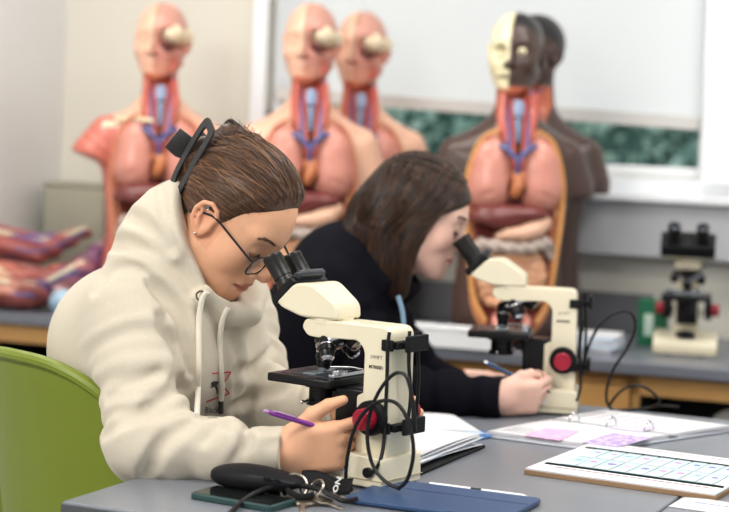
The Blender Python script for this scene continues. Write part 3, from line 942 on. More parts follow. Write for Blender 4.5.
# --- hoodie
cloth_cream = cloth_mat('cream_fleece', s2l(206, 196, 178), .35, .2)
ends = {}
def limb_wr(p, a, b, f, amp, seed):
    """rings of soft wrinkles across a limb a-b, fading at its ends"""
    a = A3(a); d = A3(b)-a; L2 = float(d@d); t = (p-a)@d/L2
    rad = np.linalg.norm(p-a-np.clip(t, 0, 1)[:, None]*d, axis=-1)
    w = np.clip(t*5, 0, 1)*np.clip((1-t)*5, 0, 1)*np.clip((.14-rad)/.04, 0, 1)
    q = p+.012*np.stack([vnoise(p, 22, seed), vnoise(p, 25, seed+1), vnoise(p, 21, seed+2)], -1)
    t2 = (q-a)@d/math.sqrt(L2)
    return amp*w*(np.sin(t2*f)+.5*np.sin(t2*f*1.9+vnoise(p, 9, seed+3)*1.5))
cuffr = wr-(V(wr)-V(er)).normalized()*.004
rim0 = P(186, 232, 2.93)
rn = (FA*.93+UP*.34).normalized()
def hoodieA0(p):
    off = LFA*.055
    tor = smin(sd_path(p, [nb-off*.5-UP*.03, ch-off, pel-off*.9], [.085, .150, .132]), sd_path(p, [nb+off*.5-UP*.03, ch+off, pel+off*.9], [.085, .150, .132]), .06)
    tor = smin(tor, sd_ball(p, P(122, 342, 3.05), .122), .08)
    tor = smin(tor, sd_path(p, [sr, nb-UP*.02, sl], [.076, .085, .074]), .06)
    ar = smin(sd_cap(p, sr, er, .078, .060), sd_cap(p, er, cuffr, .055, .041), .025)
    ar = smin(ar, sd_ball(p, er+V((-.010, .0, .004)), .057), .03)
    al = smin(sd_cap(p, sl, el, .078, .064), sd_cap(p, el, wl_, .062, .044), .03)
    ar = ar+limb_wr(p, sr, er, 95, .0035, 3)+limb_wr(p, er, wr, 80, .0035, 9)
    al = al+limb_wr(p, sl, el, 85, .0045, 13)+limb_wr(p, el, wl_, 75, .0050, 19)
    d = smin(tor, ar, .022); d = smin(d, al, .03)
    # long soft folds falling down the front
    fr = (p-A3(ch))@A3(FA); la = (p-A3(ch))@A3(LFA)
    d = d+.0045*np.clip(fr*12, 0, 1)*np.sin(la*62+vnoise(p, 7, 31)*1.6)+.002*vnoise(p, 14, 40)
    # hood lying behind the neck, thick and soft, cut open toward the face
    ho = sd_ell(p, P(186, 240, 3.02), (.104, .120, .108), Matrix.Rotation(azA, 3, 'Z') @ Matrix.Rotation(R(25), 3, 'Y'))
    ho = smin(ho, sd_ell(p, P(160, 268, 3.00), (.070, .12, .066), Matrix.Rotation(azA, 3, 'Z')), .05)
    ho = ho+.003*vnoise(p, 16, 50)
    d = smin(d, ho, .028)
    # roll of the collar round to the front of the neck
    col = sd_path(p, [P(190, 262, 2.93), P(206, 292, 2.92), P(226, 314, 2.945), P(250, 314, 3.0), P(256, 296, 3.07), P(244, 272, 3.11)], [.018, .021, .022, .022, .020, .02])
    d = smin(d, col, .016)
    cut = sd_cap(p, P(206, 292, 3.00), P(226, 215, 2.985), .056, .068)
    pl = (p-A3(rim0))@A3(rn)
    cut2 = np.maximum(-pl, sd_ball(p, A.O, .135))
    void = smin(cut, sd_ell(p, A.O+V(tuple(A.Rm @ np.array([-.01, 0, .03]))), (.113, .088, .10), A.Rm), .01)
    d = smax(d, -void, .010)
    d = smax(d, -cut2, .012)
    # cuffs: ribbed end of the sleeves, hem
    for w0, e0 in ((cuffr, er), (wl_, el)):
        ax = (V(w0)-V(e0)).normalized()
        t = (p-A3(w0))@A3(ax)
        rr = np.linalg.norm((p-A3(w0))-t[:, None]*A3(ax), axis=-1)
        m = rr < .09
        d = np.where(m & (t > 0), np.maximum(d, t), d)
        d = np.where(m & (t > -.065) & (t < -.05), d+.004*np.sin((t+.065)/.015*PI), d)
        hole = np.maximum(rr-.031, -(t+.03)); d = np.maximum(d, -np.maximum(hole, t-.05)) if False else d
    hem = pel.z-.10
    d = np.maximum(d, hem-p[:, 2])
    return d
def grooves(base, lines):
    """soft pressed-in fold lines: pixel tracks laid on the cloth they cross"""
    eye = V((0, 0, CAM_Z)); tr = []
    for pix, r in lines:
        pts = []
        q = np.array([tuple(P(c.x, c.y, base.z0)) for c in catmull([V((a, b, 0)) for a, b in pix], 3)], dtype=f32)
        dd = q-np.array(tuple(eye), dtype=f32); dd /= np.linalg.norm(dd, axis=1, keepdims=True); t = np.zeros(len(q), dtype=f32)
        for _ in range(40): t = t+np.maximum(base.fn(q+t[:, None]*dd), 0)*.8
        med = np.median(t)
        pts = [V(tuple(x)) for x, k in zip((q+t[:, None]*dd).tolist(), t) if abs(k-med) < .12]
        tr.append((pts, [r*.35]+[r]*(len(pts)-2)+[r*.35], np.array([[min(p[k] for p in pts)-.05 for k in range(3)], [max(p[k] for p in pts)+.05 for k in range(3)]], dtype=f32)))
    def fn(p):
        d = base.fn(p)
        for pts, rs, bb in tr:
            m = ((p > bb[0]) & (p < bb[1])).all(1) & (np.abs(d) < .05)
            if m.any():
                x = sd_path(p[m], pts, rs); dd = d[m]
                w = np.exp(-((x-.016)/.012)**2)*rs[1]*.45          # rolls of cloth on either side
                d[m] = smax(dd-w, -x, .020)
        return d
    return fn
class Hold: pass
hb = Hold(); hb.fn = hoodieA0; hb.z0 = 2.55
hoodieA = grooves(hb, [
    ([(114, 243), (135, 245), (160, 255), (182, 275), (196, 292)], .0085),
    ([(96, 290), (112, 270), (136, 268), (155, 285), (165, 315), (169, 345)], .0022),
    ([(152, 286), (172, 304), (184, 332), (189, 370)], .0065),
    ([(160, 318), (172, 345), (178, 372), (180, 392)], .0060),
    ([(103, 434), (118, 422), (140, 416), (162, 417)], .0065),
    ([(146, 474), (156, 452), (170, 437), (188, 425)], .0055),
    ([(178, 366), (173, 386), (160, 401), (146, 408)], .0055),
    ([(108, 396), (122, 386), (142, 380), (158, 372)], .0040),
    ([(205, 440), (216, 428), (232, 424)], .0040), ([(228, 470), (240, 452), (250, 440)], .0035),
    ([(232, 330), (240, 360), (236, 392)], .0045),
    ([(232, 405), (250, 399), (270, 393), (284, 388)], .0050),
    ([(236, 372), (250, 370), (264, 360), (274, 345)], .0045),
    ([(160, 184), (163, 210), (170, 234), (184, 260), (195, 284)], .0032),
    ([(128, 215), (142, 222), (160, 238), (170, 250)], .0060),
])
hoodA = child_sdf(A, 'hoodie', hoodieA, (-.86, 2.60, .44), (.10, 3.45, 1.26), .0042, cloth_cream)
hoodA['label'] = 'cream hooded sweatshirt'
# drawstrings lying on the chest
def on_hood(px, py, lift=.002, fn=hoodieA):
    eye = V((0, 0, CAM_Z)); q = P(px, py, 2.6)
    d = (q-eye).normalized(); h = march(fn, q, d, .8)
    return h-d*lift
for pix, nm in (([(207, 292), (202, 300), (199, 320), (199, 345), (199, 370), (198, 392), (197, 416)], 0), ([(228, 308), (222, 322), (220, 345), (221, 370), (222, 388), (221, 400)], 1)):
    pts = [on_hood(*q, lift=.0065) for q in pix]
    m = MB(); m.tube(pts, .0050, 8, smooth=5)
    ds = m.build('drawstring', cloth_mat('drawstring_cream', s2l(226, 219, 202), .3), None); child(A, ds, hoodA)
    if nm:
        m = MB(); q = [on_hood(221, 400, .0045), on_hood(221, 413, .0045)]; m.tube(q, .0044, 8)
        child(A, m.build('drawstring_tip', mat('tip_dark', s2l(70, 64, 58), .4), None), hoodA)['label'] = 'dark drawstring tip'
m = MB(); c = on_hood(201, 297, .003); m.tube([c+V((.008*math.cos(a), -.001, .008*math.sin(a)+.002)) for a in np.linspace(0, 2*PI, 14)[:-1]], .0016, 6, closed=True)
child(A, m.build('eyelet', mat('eyelet_metal', s2l(110, 105, 100), .3, .9), None), hoodA)['label'] = 'metal drawstring eyelet'
# chest print
red = mat('print_red', s2l(206, 64, 66), .8); blk = mat('print_black', (.03, .03, .03), .8)
def decal(name, polys, mt, lift=.0012):
    m = MB()
    for pl_ in polys:
        vs = [on_hood(x, y, lift) for x, y in pl_]
        m._add(vs, [tuple(range(len(vs)))])
    return child(A, m.build(name, mt, None, smooth=False), hoodA)
def strip(a, b, w, n=6):
    a, b = Vector(a), Vector(b); d = (b-a).normalized(); nn = Vector((-d.y, d.x))*w/2
    return [[tuple(a+(b-a)*i/n+nn), tuple(a+(b-a)*(i+1)/n+nn), tuple(a+(b-a)*(i+1)/n-nn), tuple(a+(b-a)*i/n-nn)] for i in range(n)]
decal('print_outline', strip((212, 373.5), (231, 372), 1.3)+strip((231, 372), (224.5, 382), 1.3)+strip((224.5, 382), (224, 388), .9)+strip((224, 387.5), (229.5, 393.5), 1.3)+strip((229.5, 393.5), (206, 402), 1.3), red)['label'] = 'red angular print outline'
decal('print_bird', [[(211, 383), (213.5, 381.2), (216, 381.5), (215.5, 386), (212, 388)], [(216, 381.5), (219, 381.3), (217.5, 385), (215.5, 386)], [(214, 386.5), (217, 385.5), (218, 390), (217.4, 394.5), (216.6, 394.5), (216.3, 390)], [(210.6, 385.5), (212, 388), (211, 388.2)]], blk)['label'] = 'black bird print'
def print_text(s, x, y, hgt, wid):
    cu = bpy.data.curves.new('t', 'FONT'); cu.body = s; cu.size = 1; cu.resolution_u = 1
    o = bpy.data.objects.new('t', cu); C.objects.link(o); bpy.context.view_layer.update()
    me = bpy.data.meshes.new_from_object(o.evaluated_get(bpy.context.evaluated_depsgraph_get())); bpy.data.objects.remove(o)
    w = max(v.co.x for v in me.vertices)
    for v in me.vertices: v.co = on_hood(x+v.co.x/w*wid, y-v.co.y*hgt/.72-v.co.x/w*wid*.03, .0012)
    me.materials.append(blk); ob = bpy.data.objects.new('print_lettering', me); C.objects.link(ob)
    return child(A, ob, hoodA)
print_text('Black', 205.2, 413.5, 7.0, 13.5)['label'] = 'black print lettering'
print_text('Whitewater', 204.2, 418.2, 2.9, 14.5)['label'] = 'small black print lettering'

# --- trousers and shoes, under the table
denim = cloth_mat('dark_denim', s2l(46, 52, 66), .3, .1)
def trousers(pr, hr, hl, F, name='trousers'):
    kn = [hr+F*.40+UP*(-.02), hl+F*.40+UP*(-.02)]
    ft = [k+F*.02-UP*(k.z-.09) for k in kn]
    fn = lambda p: np.maximum(smin(smin(sd_path(p, [hr, kn[0], ft[0]], [.085, .066, .045]), sd_path(p, [hl, kn[1], ft[1]], [.085, .066, .045]), .02), sd_path(p, [hr, hl], [.115, .115]), .04), p[:, 2]-(hr.z+.10))
    a = [min(x[i] for x in (hr, hl, *kn, *ft))-.16 for i in range(3)]; b = [max(x[i] for x in (hr, hl, *kn, *ft))+.16 for i in range(3)]
    child_sdf(pr, name, fn, a, b, .009, denim)
    for f in ft:
        g = lambda p, f=f: np.maximum(smin(sd_cap(p, f-UP*.045-F*.02, f-UP*.05+F*.14, .045, .036), sd_cap(p, f-UP*.01, f-UP*.045, .045), .03), .004-p[:, 2])
        child_sdf(pr, 'shoe', g, [f[i]-.22 for i in range(3)], [f[i]+.22 for i in range(3)], .008, mat('shoe_white', s2l(210, 208, 204), .5))
trousers(A, hipr, hipl, V((math.cos(R(5)), math.sin(R(5)), 0)))
# ---------------------------------------------------------------- hair, glasses, clip of the first student (head space)
def hl(pr): return lambda p: ((p-np.array(tuple(pr.O), dtype=f32)) @ pr.Rm)/pr.sc
def hair_capA(q):
    y = np.abs(q[:, 1])
    wob = .003*vnoise(q, 60, 4)
    l1 = .013+1.22*q[:, 0]-.026*np.exp(-((q[:, 0]-.014)/.012)**2)*np.clip((y-.05)/.02, 0, 1); l2 = .030+1.50*q[:, 0]
    zl = np.minimum(l1+.006*np.exp(-(y/.03)**2), l2)
    up = (q[:, 2]-zl)
    cr = sd_ell(q, (-.012, 0, .042), (.098, .076, .088))-(.0016+.0090*np.clip(up/.035, 0, 1))
    d = smax(cr, -up*.75+wob, .003)
    # hair gathered and twisted up at the back
    tw = sd_path(q, [(-.070, -.005, -.050), (-.104, 0, .0), (-.112, 0, .045), (-.100, 0, .090), (-.080, 0, .118)], [.034, .036, .034, .028, .014])
    tw = tw+.004*np.sin(q[:, 2]*110+q[:, 1]*120)
    d = smin(d, tw, .022)
    return d
hm = hair_mat('brown_hair', None, None)
def hair_child(pr, capfn, lo, hi, base_col, h=.0035, name='hair', corners=.2):
    loc = hl(pr)
    fn = lambda p: capfn(loc(p))*pr.sc
    v, q = mesh_sdf(fn, V(pr.O)-V((corners,)*3), V(pr.O)+V((corners,)*3), h)
    c = np.tile(np.array(base_col, dtype=f32), (len(v), 1))*(1+.25*vnoise(loc(v)*np.array([1, 1, 1], dtype=f32), 120, 8))[:, None]
    o = np_mesh(name, v, q, hm, None, None, np.clip(c, 0, 1)); return child(pr, o)
def project_to(fn, pts, it=4, off=0.0):
    s = pts.shape; p = pts.reshape(-1, 3).astype(f32)
    for _ in range(it):
        f0 = fn(p)-off; g = np.empty_like(p); e = .0015
        for k in range(3):
            x = p.copy(); x[:, k] += e; g[:, k] = (fn(x)-off-f0)/e
        g2 = np.maximum((g*g).sum(1), .3)
        p = p-g*np.clip(f0/g2, -.03, .03)[:, None]
    return p.reshape(s)
def strand_child(pr, paths_local, cols, r, parent, name='strands'):
    n, k, _ = paths_local.shape
    w = (paths_local.reshape(-1, 3)*pr.sc) @ pr.Rm.T.astype(np.float64)+np.array(tuple(pr.O))
    v, f = strand_mesh(w.reshape(n, k, 3), r)
    c = np.repeat(np.asarray(cols), k*3, axis=0)
    o = np_mesh(name, v, f, hm, None, None, c); return child(pr, o, parent)
browns = np.array([s2l(78, 50, 30), s2l(106, 70, 44), s2l(138, 96, 62), s2l(60, 38, 25), s2l(92, 60, 38)])
hairA = hair_child(A, hair_capA, None, None, s2l(74, 50, 34)); hairA['label'] = 'brown hair swept back into a claw clip'
# strands: from the hairline and the crown to the twist
rg = np.random.default_rng(11)
S, K = 2500, 14
ang = rg.uniform(-PI*.98, PI*.98, S)
capv = ((np.array([tuple(x.co) for x in hairA.data.vertices], dtype=f32)+np.array(tuple(A.base), dtype=f32)-np.array(tuple(A.O), dtype=f32)) @ A.Rm)/A.sc
yy_ = np.abs(capv[:, 1])
zl_ = np.minimum(.013+1.22*capv[:, 0]-.026*np.exp(-((capv[:, 0]-.014)/.012)**2)*np.clip((yy_-.05)/.02, 0, 1)+.006*np.exp(-(yy_/.03)**2), .030+1.50*capv[:, 0])
up_ = capv[:, 2]-zl_
edge = np.where((up_ < .007) & (capv[:, 0] > -.08))[0]; rest = np.where((up_ > .007) & (capv[:, 0] > -.08))[0]
start = np.concatenate([capv[rg.choice(edge, 1300)]+rg.normal(0, .0012, (1300, 3)), capv[rg.choice(rest, S-1300)]]).astype(np.float64)
gather = np.stack([np.full(S, -.112), rg.normal(0, .010, S), np.clip(start[:, 2]*.42-.040+rg.normal(0, .012, S), -.055, .06)], -1)
tt = np.linspace(0, 1, K)[None, :, None]
path = start[:, None]*(1-tt)+gather[:, None]*tt
bul = np.sin(tt*PI)*np.array([0, 0, .018]); path = path+bul
path[:, :, 1] *= (1+.9*np.sin(tt[:, :, 0]*PI)*.35)
path = project_to(hair_capA, path, 4, 0.0)
nr = path-np.array([-.012, 0, .03]); nr /= np.linalg.norm(nr, axis=2, keepdims=True)
lift = rg.uniform(.0002, .0022, S)[:, None, None]
path = path+nr*lift+np.cumsum(rg.normal(0, .0003, (S, K, 3)), 1)
path[:, 0] -= nr[:, 0]*.003
cols = browns[rg.integers(0, 5, S)]*rg.uniform(.7, 1.25, (S, 1))
strand_child(A, path, cols, rg.uniform(.0004, .0009, S), hairA)
# loose ends standing up behind the clip
S2 = 110
b0 = np.stack([rg.uniform(-.100, -.062, S2), rg.normal(0, .014, S2), rg.uniform(.098, .122, S2)], -1)
dirs = np.stack([rg.normal(-.014, .012, S2), rg.normal(0, .010, S2), rg.uniform(.002, .016, S2)], -1)
t2 = np.linspace(0, 1, 8)[None, :, None]
pth = b0[:, None]+dirs[:, None]*t2+np.array([-.012, 0, -.010])*(t2**2)*rg.uniform(-1, 1.6, (S2, 1, 1))
strand_child(A, pth, browns[rg.integers(0, 5, S2)]*.8, rg.uniform(.0005, .001, S2), hairA, 'loose_ends')
# eyebrows and lashes (one small mesh each)
def brow_lash(pr, col, skinfn):
    S = 110
    for nm, z0, r in (('eyebrow', .0345, .0006), ('eyelashes', .0015, .0005)):
        for sg in (-1, 1):
            t = rg.uniform(0, 1, S)
            if nm == 'eyebrow':
                y = .016+.034*t; z = z0+.006*np.sin(t*2.4)-.001+rg.normal(0, .0012, S); x = np.full(S, .10)
                dv = np.stack([np.zeros(S), np.full(S, .007), .003-.006*t], -1)
            else:
                y = .019+.026*t; z = z0+.0025-.004*np.sin(t*PI)+rg.normal(0, .0005, S); x = np.full(S, .10)
                dv = np.stack([np.full(S, .006), .0025*(t-.3), np.full(S, -.0045)], -1)
            st = np.stack([x, y, z], -1)
            st = march_many(skinfn, st, V((-1, 0, 0)), 30)
            k = np.linspace(0, 1, 5)[None, :, None]
            p = st[:, None]+dv[:, None]*k
            if nm == 'eyebrow': p = project_to(skinfn, p, 3, .0006)
            p[:, :, 1] *= sg
            strand_child(pr, p, np.tile(np.array([col]), (S, 1)), np.full(S, r), pr.root, nm)
brow_lash(A, s2l(122, 86, 62), head_sdf)
# glasses
M_gl = mat('glasses_frame', (.012, .014, .02), .25)
def hw(pr, M): return to_world(pr, M)
def glasses(pr):
    m = MB()
    yr = .034
    rims = []
    for s in (-1, 1):
        loop = []
        for i in range(28):
            a = 2*PI*i/28; cx, cz = .0255*math.cos(a), .0185*math.sin(a)
            sq = .82+.18*abs(math.sin(2*a)); loop.append((.0965-.10*abs(s*yr+cx*s)**1.5*1.0, s*(yr+cx*sq/.9), -.006+cz*sq/.86))
        m.tube(hw(pr, loop), .0016, 8, closed=True); rims.append(loop)
    m.tube(hw(pr, [(.0965, -.011, -.002), (.099, 0, .002), (.0965, .011, -.002)]), .0013, 8, smooth=4)
    g = child(pr, m.build('glasses', M_gl, None)); g['label'] = 'dark framed glasses'
    for s in (-1, 1):
        m = MB(); m.tube(hw(pr, [(.093, s*.0590, .004), (.086, s*.066, .006), (.045, s*.0755, .012), (.004, s*.083, .016), (-.022, s*.082, .004)]), .0020, 8, smooth=5)
        child(pr, m.build('temple', M_gl, None), g)
    lens = mat('spectacle_lens', (.93, .97, 1), .0, trans=1.0, ior=1.12)
    for lp in rims:
        m = MB(); m._add(hw(pr, lp), [tuple(range(len(lp)))])
        child(pr, m.build('lens', lens, None, solid=.0012, smooth=False), g)
glasses(A)
# earrings
m = MB(); m.ball(hw(A, [(-.006, -.086, -.028)])[0], .0026); child(A, m.build('earring', M_steel, None))
m = MB(); m.ball(hw(A, [(-.012, -.0905, .020)])[0], .0024); m.tube(hw(A, [(-.020, -.090, .020), (-.016, -.094, .022), (-.012, -.0915, .026)]), .001, 6); child(A, m.build('earring', M_steel, None))
# claw clip: two hinged frames
M_clip = mat('matte_black_clip', (.018, .017, .018), .42)
def clip_part(side):
    """frame of one jaw: a curved rounded rectangle, open in the middle"""
    m = MB(); outer = []; inner = []
    n = 40
    for i in range(n):
        a = 2*PI*i/n
        ca, sa = math.cos(a), math.sin(a)
        k = (abs(ca)**5+abs(sa)**5)**(-1/5)
        u, w = k*ca, k*sa
        outer.append((u, w)); inner.append((u*.80, w*.44))
    def at(u, w, lift):
        x = -.109-.012*u+.023*w; z = .040+.068*u
        y = side*(.022+.013*(w+1)+.004*(1-u*u))
        n_ = V((-.55, side*.83, 0)).normalized()
        return V((x, y, z))+n_*(.008+lift)
    vs = []
    for l in (0, .0045):
        vs += [at(u, w, l) for u, w in outer]; vs += [at(u, w, l) for u, w in inner]
    f = []
    for i in range(n):
        j = (i+1) % n
        f += [(i, j, n+j, n+i), (2*n+i, 3*n+i, 3*n+j, 2*n+j), (i, 2*n+i, 2*n+j, j), (n+i, n+j, 3*n+j, 3*n+i)]
    m._add(hw(A, vs), f)
    return m
mm = clip_part(-1)
clip = child(A, mm.build('hair_clip', M_clip, None, bevel=.0008)); clip['label'] = 'large matte black claw clip'
child(A, clip_part(1).build('far_jaw', M_clip, None, bevel=.0008), clip)
for s in (-1, 1):
    m = MB()
    q0 = [(-.126, s*.010, .018), (-.126, s*.010, .052), (-.150, s*.026, .056), (-.172, s*.032, .054), (-.172, s*.032, .010), (-.150, s*.026, .010)]
    m._add(hw(A, q0), [(0, 1, 2, 5), (5, 2, 3, 4)])
    child(A, m.build('grip', M_clip, None, solid=.004, bevel=.001), clip)
m = MB(); m.cyl(*hw(A, [(-.122, 0, .012), (-.122, 0, .060)]), .005); child(A, m.build('hinge', M_clip, None), clip)
# ======================================================================= student in black with long dark hair
B = Person()
B.sc = .95
B.Rm = rotm(R(-7), R(18.5), R(0))
B.O = P(424, 220, 3.70)
azB = R(-8)
FB = V((math.cos(azB), math.sin(azB), 0)); LFB = V((-math.sin(azB), math.cos(azB), 0))
pelB = P(300, 468, 3.82); chB = P(330, 325, 3.76); nbB = P(366, 268, 3.74)
B.base = V((pelB.x, pelB.y, 0))
srB, slB = P(330, 288, 3.62), P(352, 280, 3.92)
erB, elB = P(384, 393, 3.555), P(420, 378, 3.90)
wrB, wlB = P(501, 398, 3.50), P(458, 386, 3.95)
B.neck = [B.O+V(tuple(B.Rm @ np.array([-.028, 0, -.045]))), P(395, 256, 3.715), nbB]
B.neck_r = [.048, .048, .056]
B.core = [([nbB, chB, pelB], [.05, .09, .09]), ([nbB, srB, erB, wrB], [.045, .042, .034, .025]), ([nbB, slB, elB, wlB], [.045, .042, .034, .025])]
B.skin, B.blush, B.lip = s2l(234, 190, 172), s2l(226, 150, 140), s2l(196, 112, 112)
B.skin_mat = skin_mat('skin_pale', B.skin, B.lip)
writingB = [(R(40), R(52), R(26)), (R(46), R(66), R(36)), (R(52), R(72), R(40)), (R(52), R(72), R(40))]
MHBr = hand_matrix(wrB, (.96, .24, .03), (-.05, -.28, .95), .90)
MHBl = hand_matrix(wlB, (.90, -.30, .05), (.05, .3, .95), .90)
B.hsc = .90
B.hands = [(MHBr, hand_chain(writingB, thumb=[(.018, .006, .026), (.048, .014, .046), (.074, .022, .048), (.096, .030, .038)]), False), (MHBl, hand_chain(hold), True)]
B.box = (V((-.36, 3.34, .42)), V((.50, 4.10, 1.40)))
B.root = build_skin(B)
tag(B.root, 'seated student in black with long dark hair looking into the second microscope', 'person')
cloth_black = cloth_mat('black_fleece', (.0065, .0065, .010), .35, .0, nz=.2)
sock(cloth_black.node_tree.nodes['Principled BSDF'], 'Specular IOR Level').default_value = .06
def hoodieB(p):
    off = LFB*.065
    tor = smin(sd_path(p, [nbB-off*.5-UP*.03, chB-off, pelB-off*.9], [.08, .145, .145]), sd_path(p, [nbB+off*.5-UP*.03, chB+off, pelB+off*.9], [.08, .145, .145]), .06)
    tor = smin(tor, sd_path(p, [srB, nbB-UP*.02, slB], [.076, .088, .074]), .06)
    ar = smin(sd_cap(p, srB, erB, .076, .062), sd_cap(p, erB, wrB, .062, .042), .025)
    al = smin(sd_cap(p, slB, elB, .076, .060), sd_cap(p, elB, wlB, .058, .042), .03)
    ar = ar+limb_wr(p, srB, erB, 85, .004, 3)+limb_wr(p, erB, wrB, 75, .004, 9)
    al = al+limb_wr(p, slB, elB, 85, .004, 13)
    d = smin(tor, ar, .02); d = smin(d, al, .03)
    d = d+.003*vnoise(p, 15, 70)
    ho = sd_ell(p, P(338, 252, 3.75), (.105, .14, .066), Matrix.Rotation(azB, 3, 'Z') @ Matrix.Rotation(R(-22), 3, 'Y'))
    d = smin(d, ho, .035)
    d = smin(d, sd_path(p, [P(356, 258, 3.63), P(384, 280, 3.635), P(404, 290, 3.68), P(410, 286, 3.76), P(398, 270, 3.84)], [.024, .024, .024, .024, .02]), .02)
    d = smax(d, -sd_cap(p, P(392, 272, 3.72), P(421, 215, 3.70), .050, .075), .012)
    for w0, e0 in ((wrB, erB), (wlB, elB)):
        ax = (V(w0)-V(e0)).normalized(); t = (p-A3(w0))@A3(ax)
        rr = np.linalg.norm((p-A3(w0))-t[:, None]*A3(ax), axis=-1)
        d = np.where((rr < .09) & (t > 0), np.maximum(d, t), d)
    return np.maximum(d, (pelB.z-.10)-p[:, 2])
hoodB = child_sdf(B, 'hoodie', hoodieB, (-.44, 3.30, .44), (.46, 4.14, 1.24), .0055, cloth_black)
hoodB['label'] = 'black hooded sweatshirt'
on_b = lambda x, y, l: on_hood(x, y, l, hoodieB)
m = MB(); m.tube([on_b(398, 296, .003), on_b(401, 306, .004), on_b(403, 316, .004), on_b(404, 332, .004)], .005, 8, smooth=4)
child(B, m.build('drawstring', mat('drawstring_blue', s2l(120, 150, 175), .6), None), hoodB)['label'] = 'pale blue drawstring'
trousers(B, pelB-LFB*.09-UP*.02, pelB+LFB*.09-UP*.02, FB)
# long hair
FZ = [-.30, -.165, -.108, -.026, .026, .060, .078, .11]
FX = [.050, .044, .034, .024, .036, .075, .094, .13]
def hairB(q):
    d = sd_ell(q, (-.016, 0, .045), (.108, .088, .096))
    d = smin(d, sd_path(q, [(-.045, 0, .040), (-.075, 0, -.02), (-.095, 0, -.075)], [.085, .088, .070]), .05)
    for s in (-1, 1):
        d = smin(d, sd_path(q, [(.000, s*.050, .04), (-.012, s*.062, -.05), (-.012, s*.064, -.115), (.000, s*.058, -.160)], [.042, .034, .036, .026]), .03)
    d = smin(d, sd_path(q, [(-.075, -.02, -.07), (-.045, -.05, -.14)], [.06, .040]), .04)
    d = d+.0035*np.sin(q[:, 0]*90+q[:, 2]*14+vnoise(q, 12, 3)*2)*np.clip((.08-q[:, 2])/.08, 0, 1)
    fx = np.interp(q[:, 2], FZ, FX).astype(f32)
    d = smax(d, (q[:, 0]-fx)*.85+.002*vnoise(q, 70, 6), .010)
    return d
hairB_o = hair_child(B, hairB, None, None, s2l(46, 30, 22), .0042, 'hair', .30); hairB_o['label'] = 'long dark brown hair'
S, K = 2400, 18
dark = np.array([s2l(52, 33, 24), s2l(78, 50, 34), s2l(36, 24, 19), s2l(104, 70, 46), s2l(44, 29, 22)])
paths = np.zeros((S, K, 3)); tt = np.linspace(0, 1, K)
for i in range(S):
    s = -1 if rg.uniform() < .78 else 1
    x0 = rg.uniform(-.128, .080); x1 = np.interp(x0, [-.128, .0, .080], [-.150, -.065, -.002])+rg.normal(0, .012)
    x2 = np.interp(x0, [-.128, .0, .080], [-.125, -.040, .028])+rg.normal(0, .016)
    zt = rg.uniform(-.205, -.09) if x0 > -.06 else rg.uniform(-.16, -.06)
    cp = [(x0, s*.004, .150), (x0-.01+.01*(x0 > .04), s*.06, .115), (x0*.55+x1*.45, s*.095, .035), (x1, s*.100, -.05), (x2, s*.098, zt)]
    cp = np.array(catmull([V(c) for c in cp], 8)); paths[i] = np.stack([np.interp(tt, np.linspace(0, 1, len(cp)), cp[:, k]) for k in range(3)], -1)
NB = 620
bk_ = np.zeros((NB, K, 3))
for i in range(NB):
    y = rg.uniform(-.075, .07); x0 = rg.uniform(-.125, -.05)
    cp = np.array(catmull([V(c) for c in ((x0, y*.5, .145), (-.118, y, .085), (-.145, y*1.15, .02), (-.160, y*1.2, -.05), (-.150+rg.normal(0, .01), y*1.2, rg.uniform(-.15, -.08)))], 8))
    bk_[i] = np.stack([np.interp(tt, np.linspace(0, 1, len(cp)), cp[:, k]) for k in range(3)], -1)
paths = np.concatenate([paths, bk_]); S = S+NB
paths[:, 0:14] = project_to(hairB, paths[:, 0:14], 4, 0.0)
end = paths[:, 13:14].copy()
pr_ = project_to(hairB, paths[:, 14:], 4, 0.0); paths[:, 14:] = .75*pr_+.25*paths[:, 14:]
nr = paths-np.array([-.02, 0, 0]); nr /= np.linalg.norm(nr, axis=2, keepdims=True)
wave = .0040*np.sin(np.linspace(0, 14, K)[None, :]+rg.uniform(0, 6, (S, 1)))
paths = paths+nr*(rg.uniform(.0002, .003, S)[:, None]+wave*np.linspace(0, 1, K)[None])[..., None]+np.cumsum(rg.normal(0, .0005, (S, K, 3)), 1)
strand_child(B, paths, dark[rg.integers(0, 5, S)]*rg.uniform(.6, 1.2, (S, 1)), rg.uniform(.0005, .0011, S), hairB_o)
brow_lash(B, s2l(86, 62, 50), head_sdf)

# ---------------------------------------------------------------- pens
def pen(label, tail, tip, body, clipc, tipc, rad=.0042):
    tail, tip = V(tail), V(tip); L_ = (tip-tail).length; d = (tip-tail).normalized()
    t = thing('pen', label, 'pen', tail)
    q = lambda k: d*(L_*k)
    m = MB(); m.lathe((0, 0, 0), d, [(.0022, -.006), (.0028, -.002), (rad, 0), (rad, L_*.70), (rad*.96, L_*.88)]); m.build('barrel', body, t)
    m = MB(); m.lathe(q(.88), d, [(rad*.96, 0), (rad*.6, L_*.07), (.0008, L_*.12)]); tag(m.build('tip', tipc, t), 'dark tapered tip')
    m = MB(); u = d.orthogonal().normalized(); u = (u-d*u.dot(d)).normalized(); w_ = d.cross(u)
    side = max((u, -u, w_, -w_), key=lambda k: k.z-k.y*.4)
    m.tube([q(.03)+side*rad, q(.05)+side*(rad+.002), q(.30)+side*(rad+.0016), q(.31)+side*rad], .0012, 6); m.build('pen_clip', clipc, t)
    m = MB(); m.lathe((0, 0, 0), -d, [(.0026, .004), (.0026, .011), (.0018, .012)]); tag(m.build('button', clipc, t), 'push button')
    return t
M_purple = mat('purple_plastic', s2l(134, 60, 150), .3); M_lilac = mat('lilac_plastic', s2l(196, 150, 205), .3)
M_pblue = mat('blue_plastic', s2l(60, 100, 150), .3)
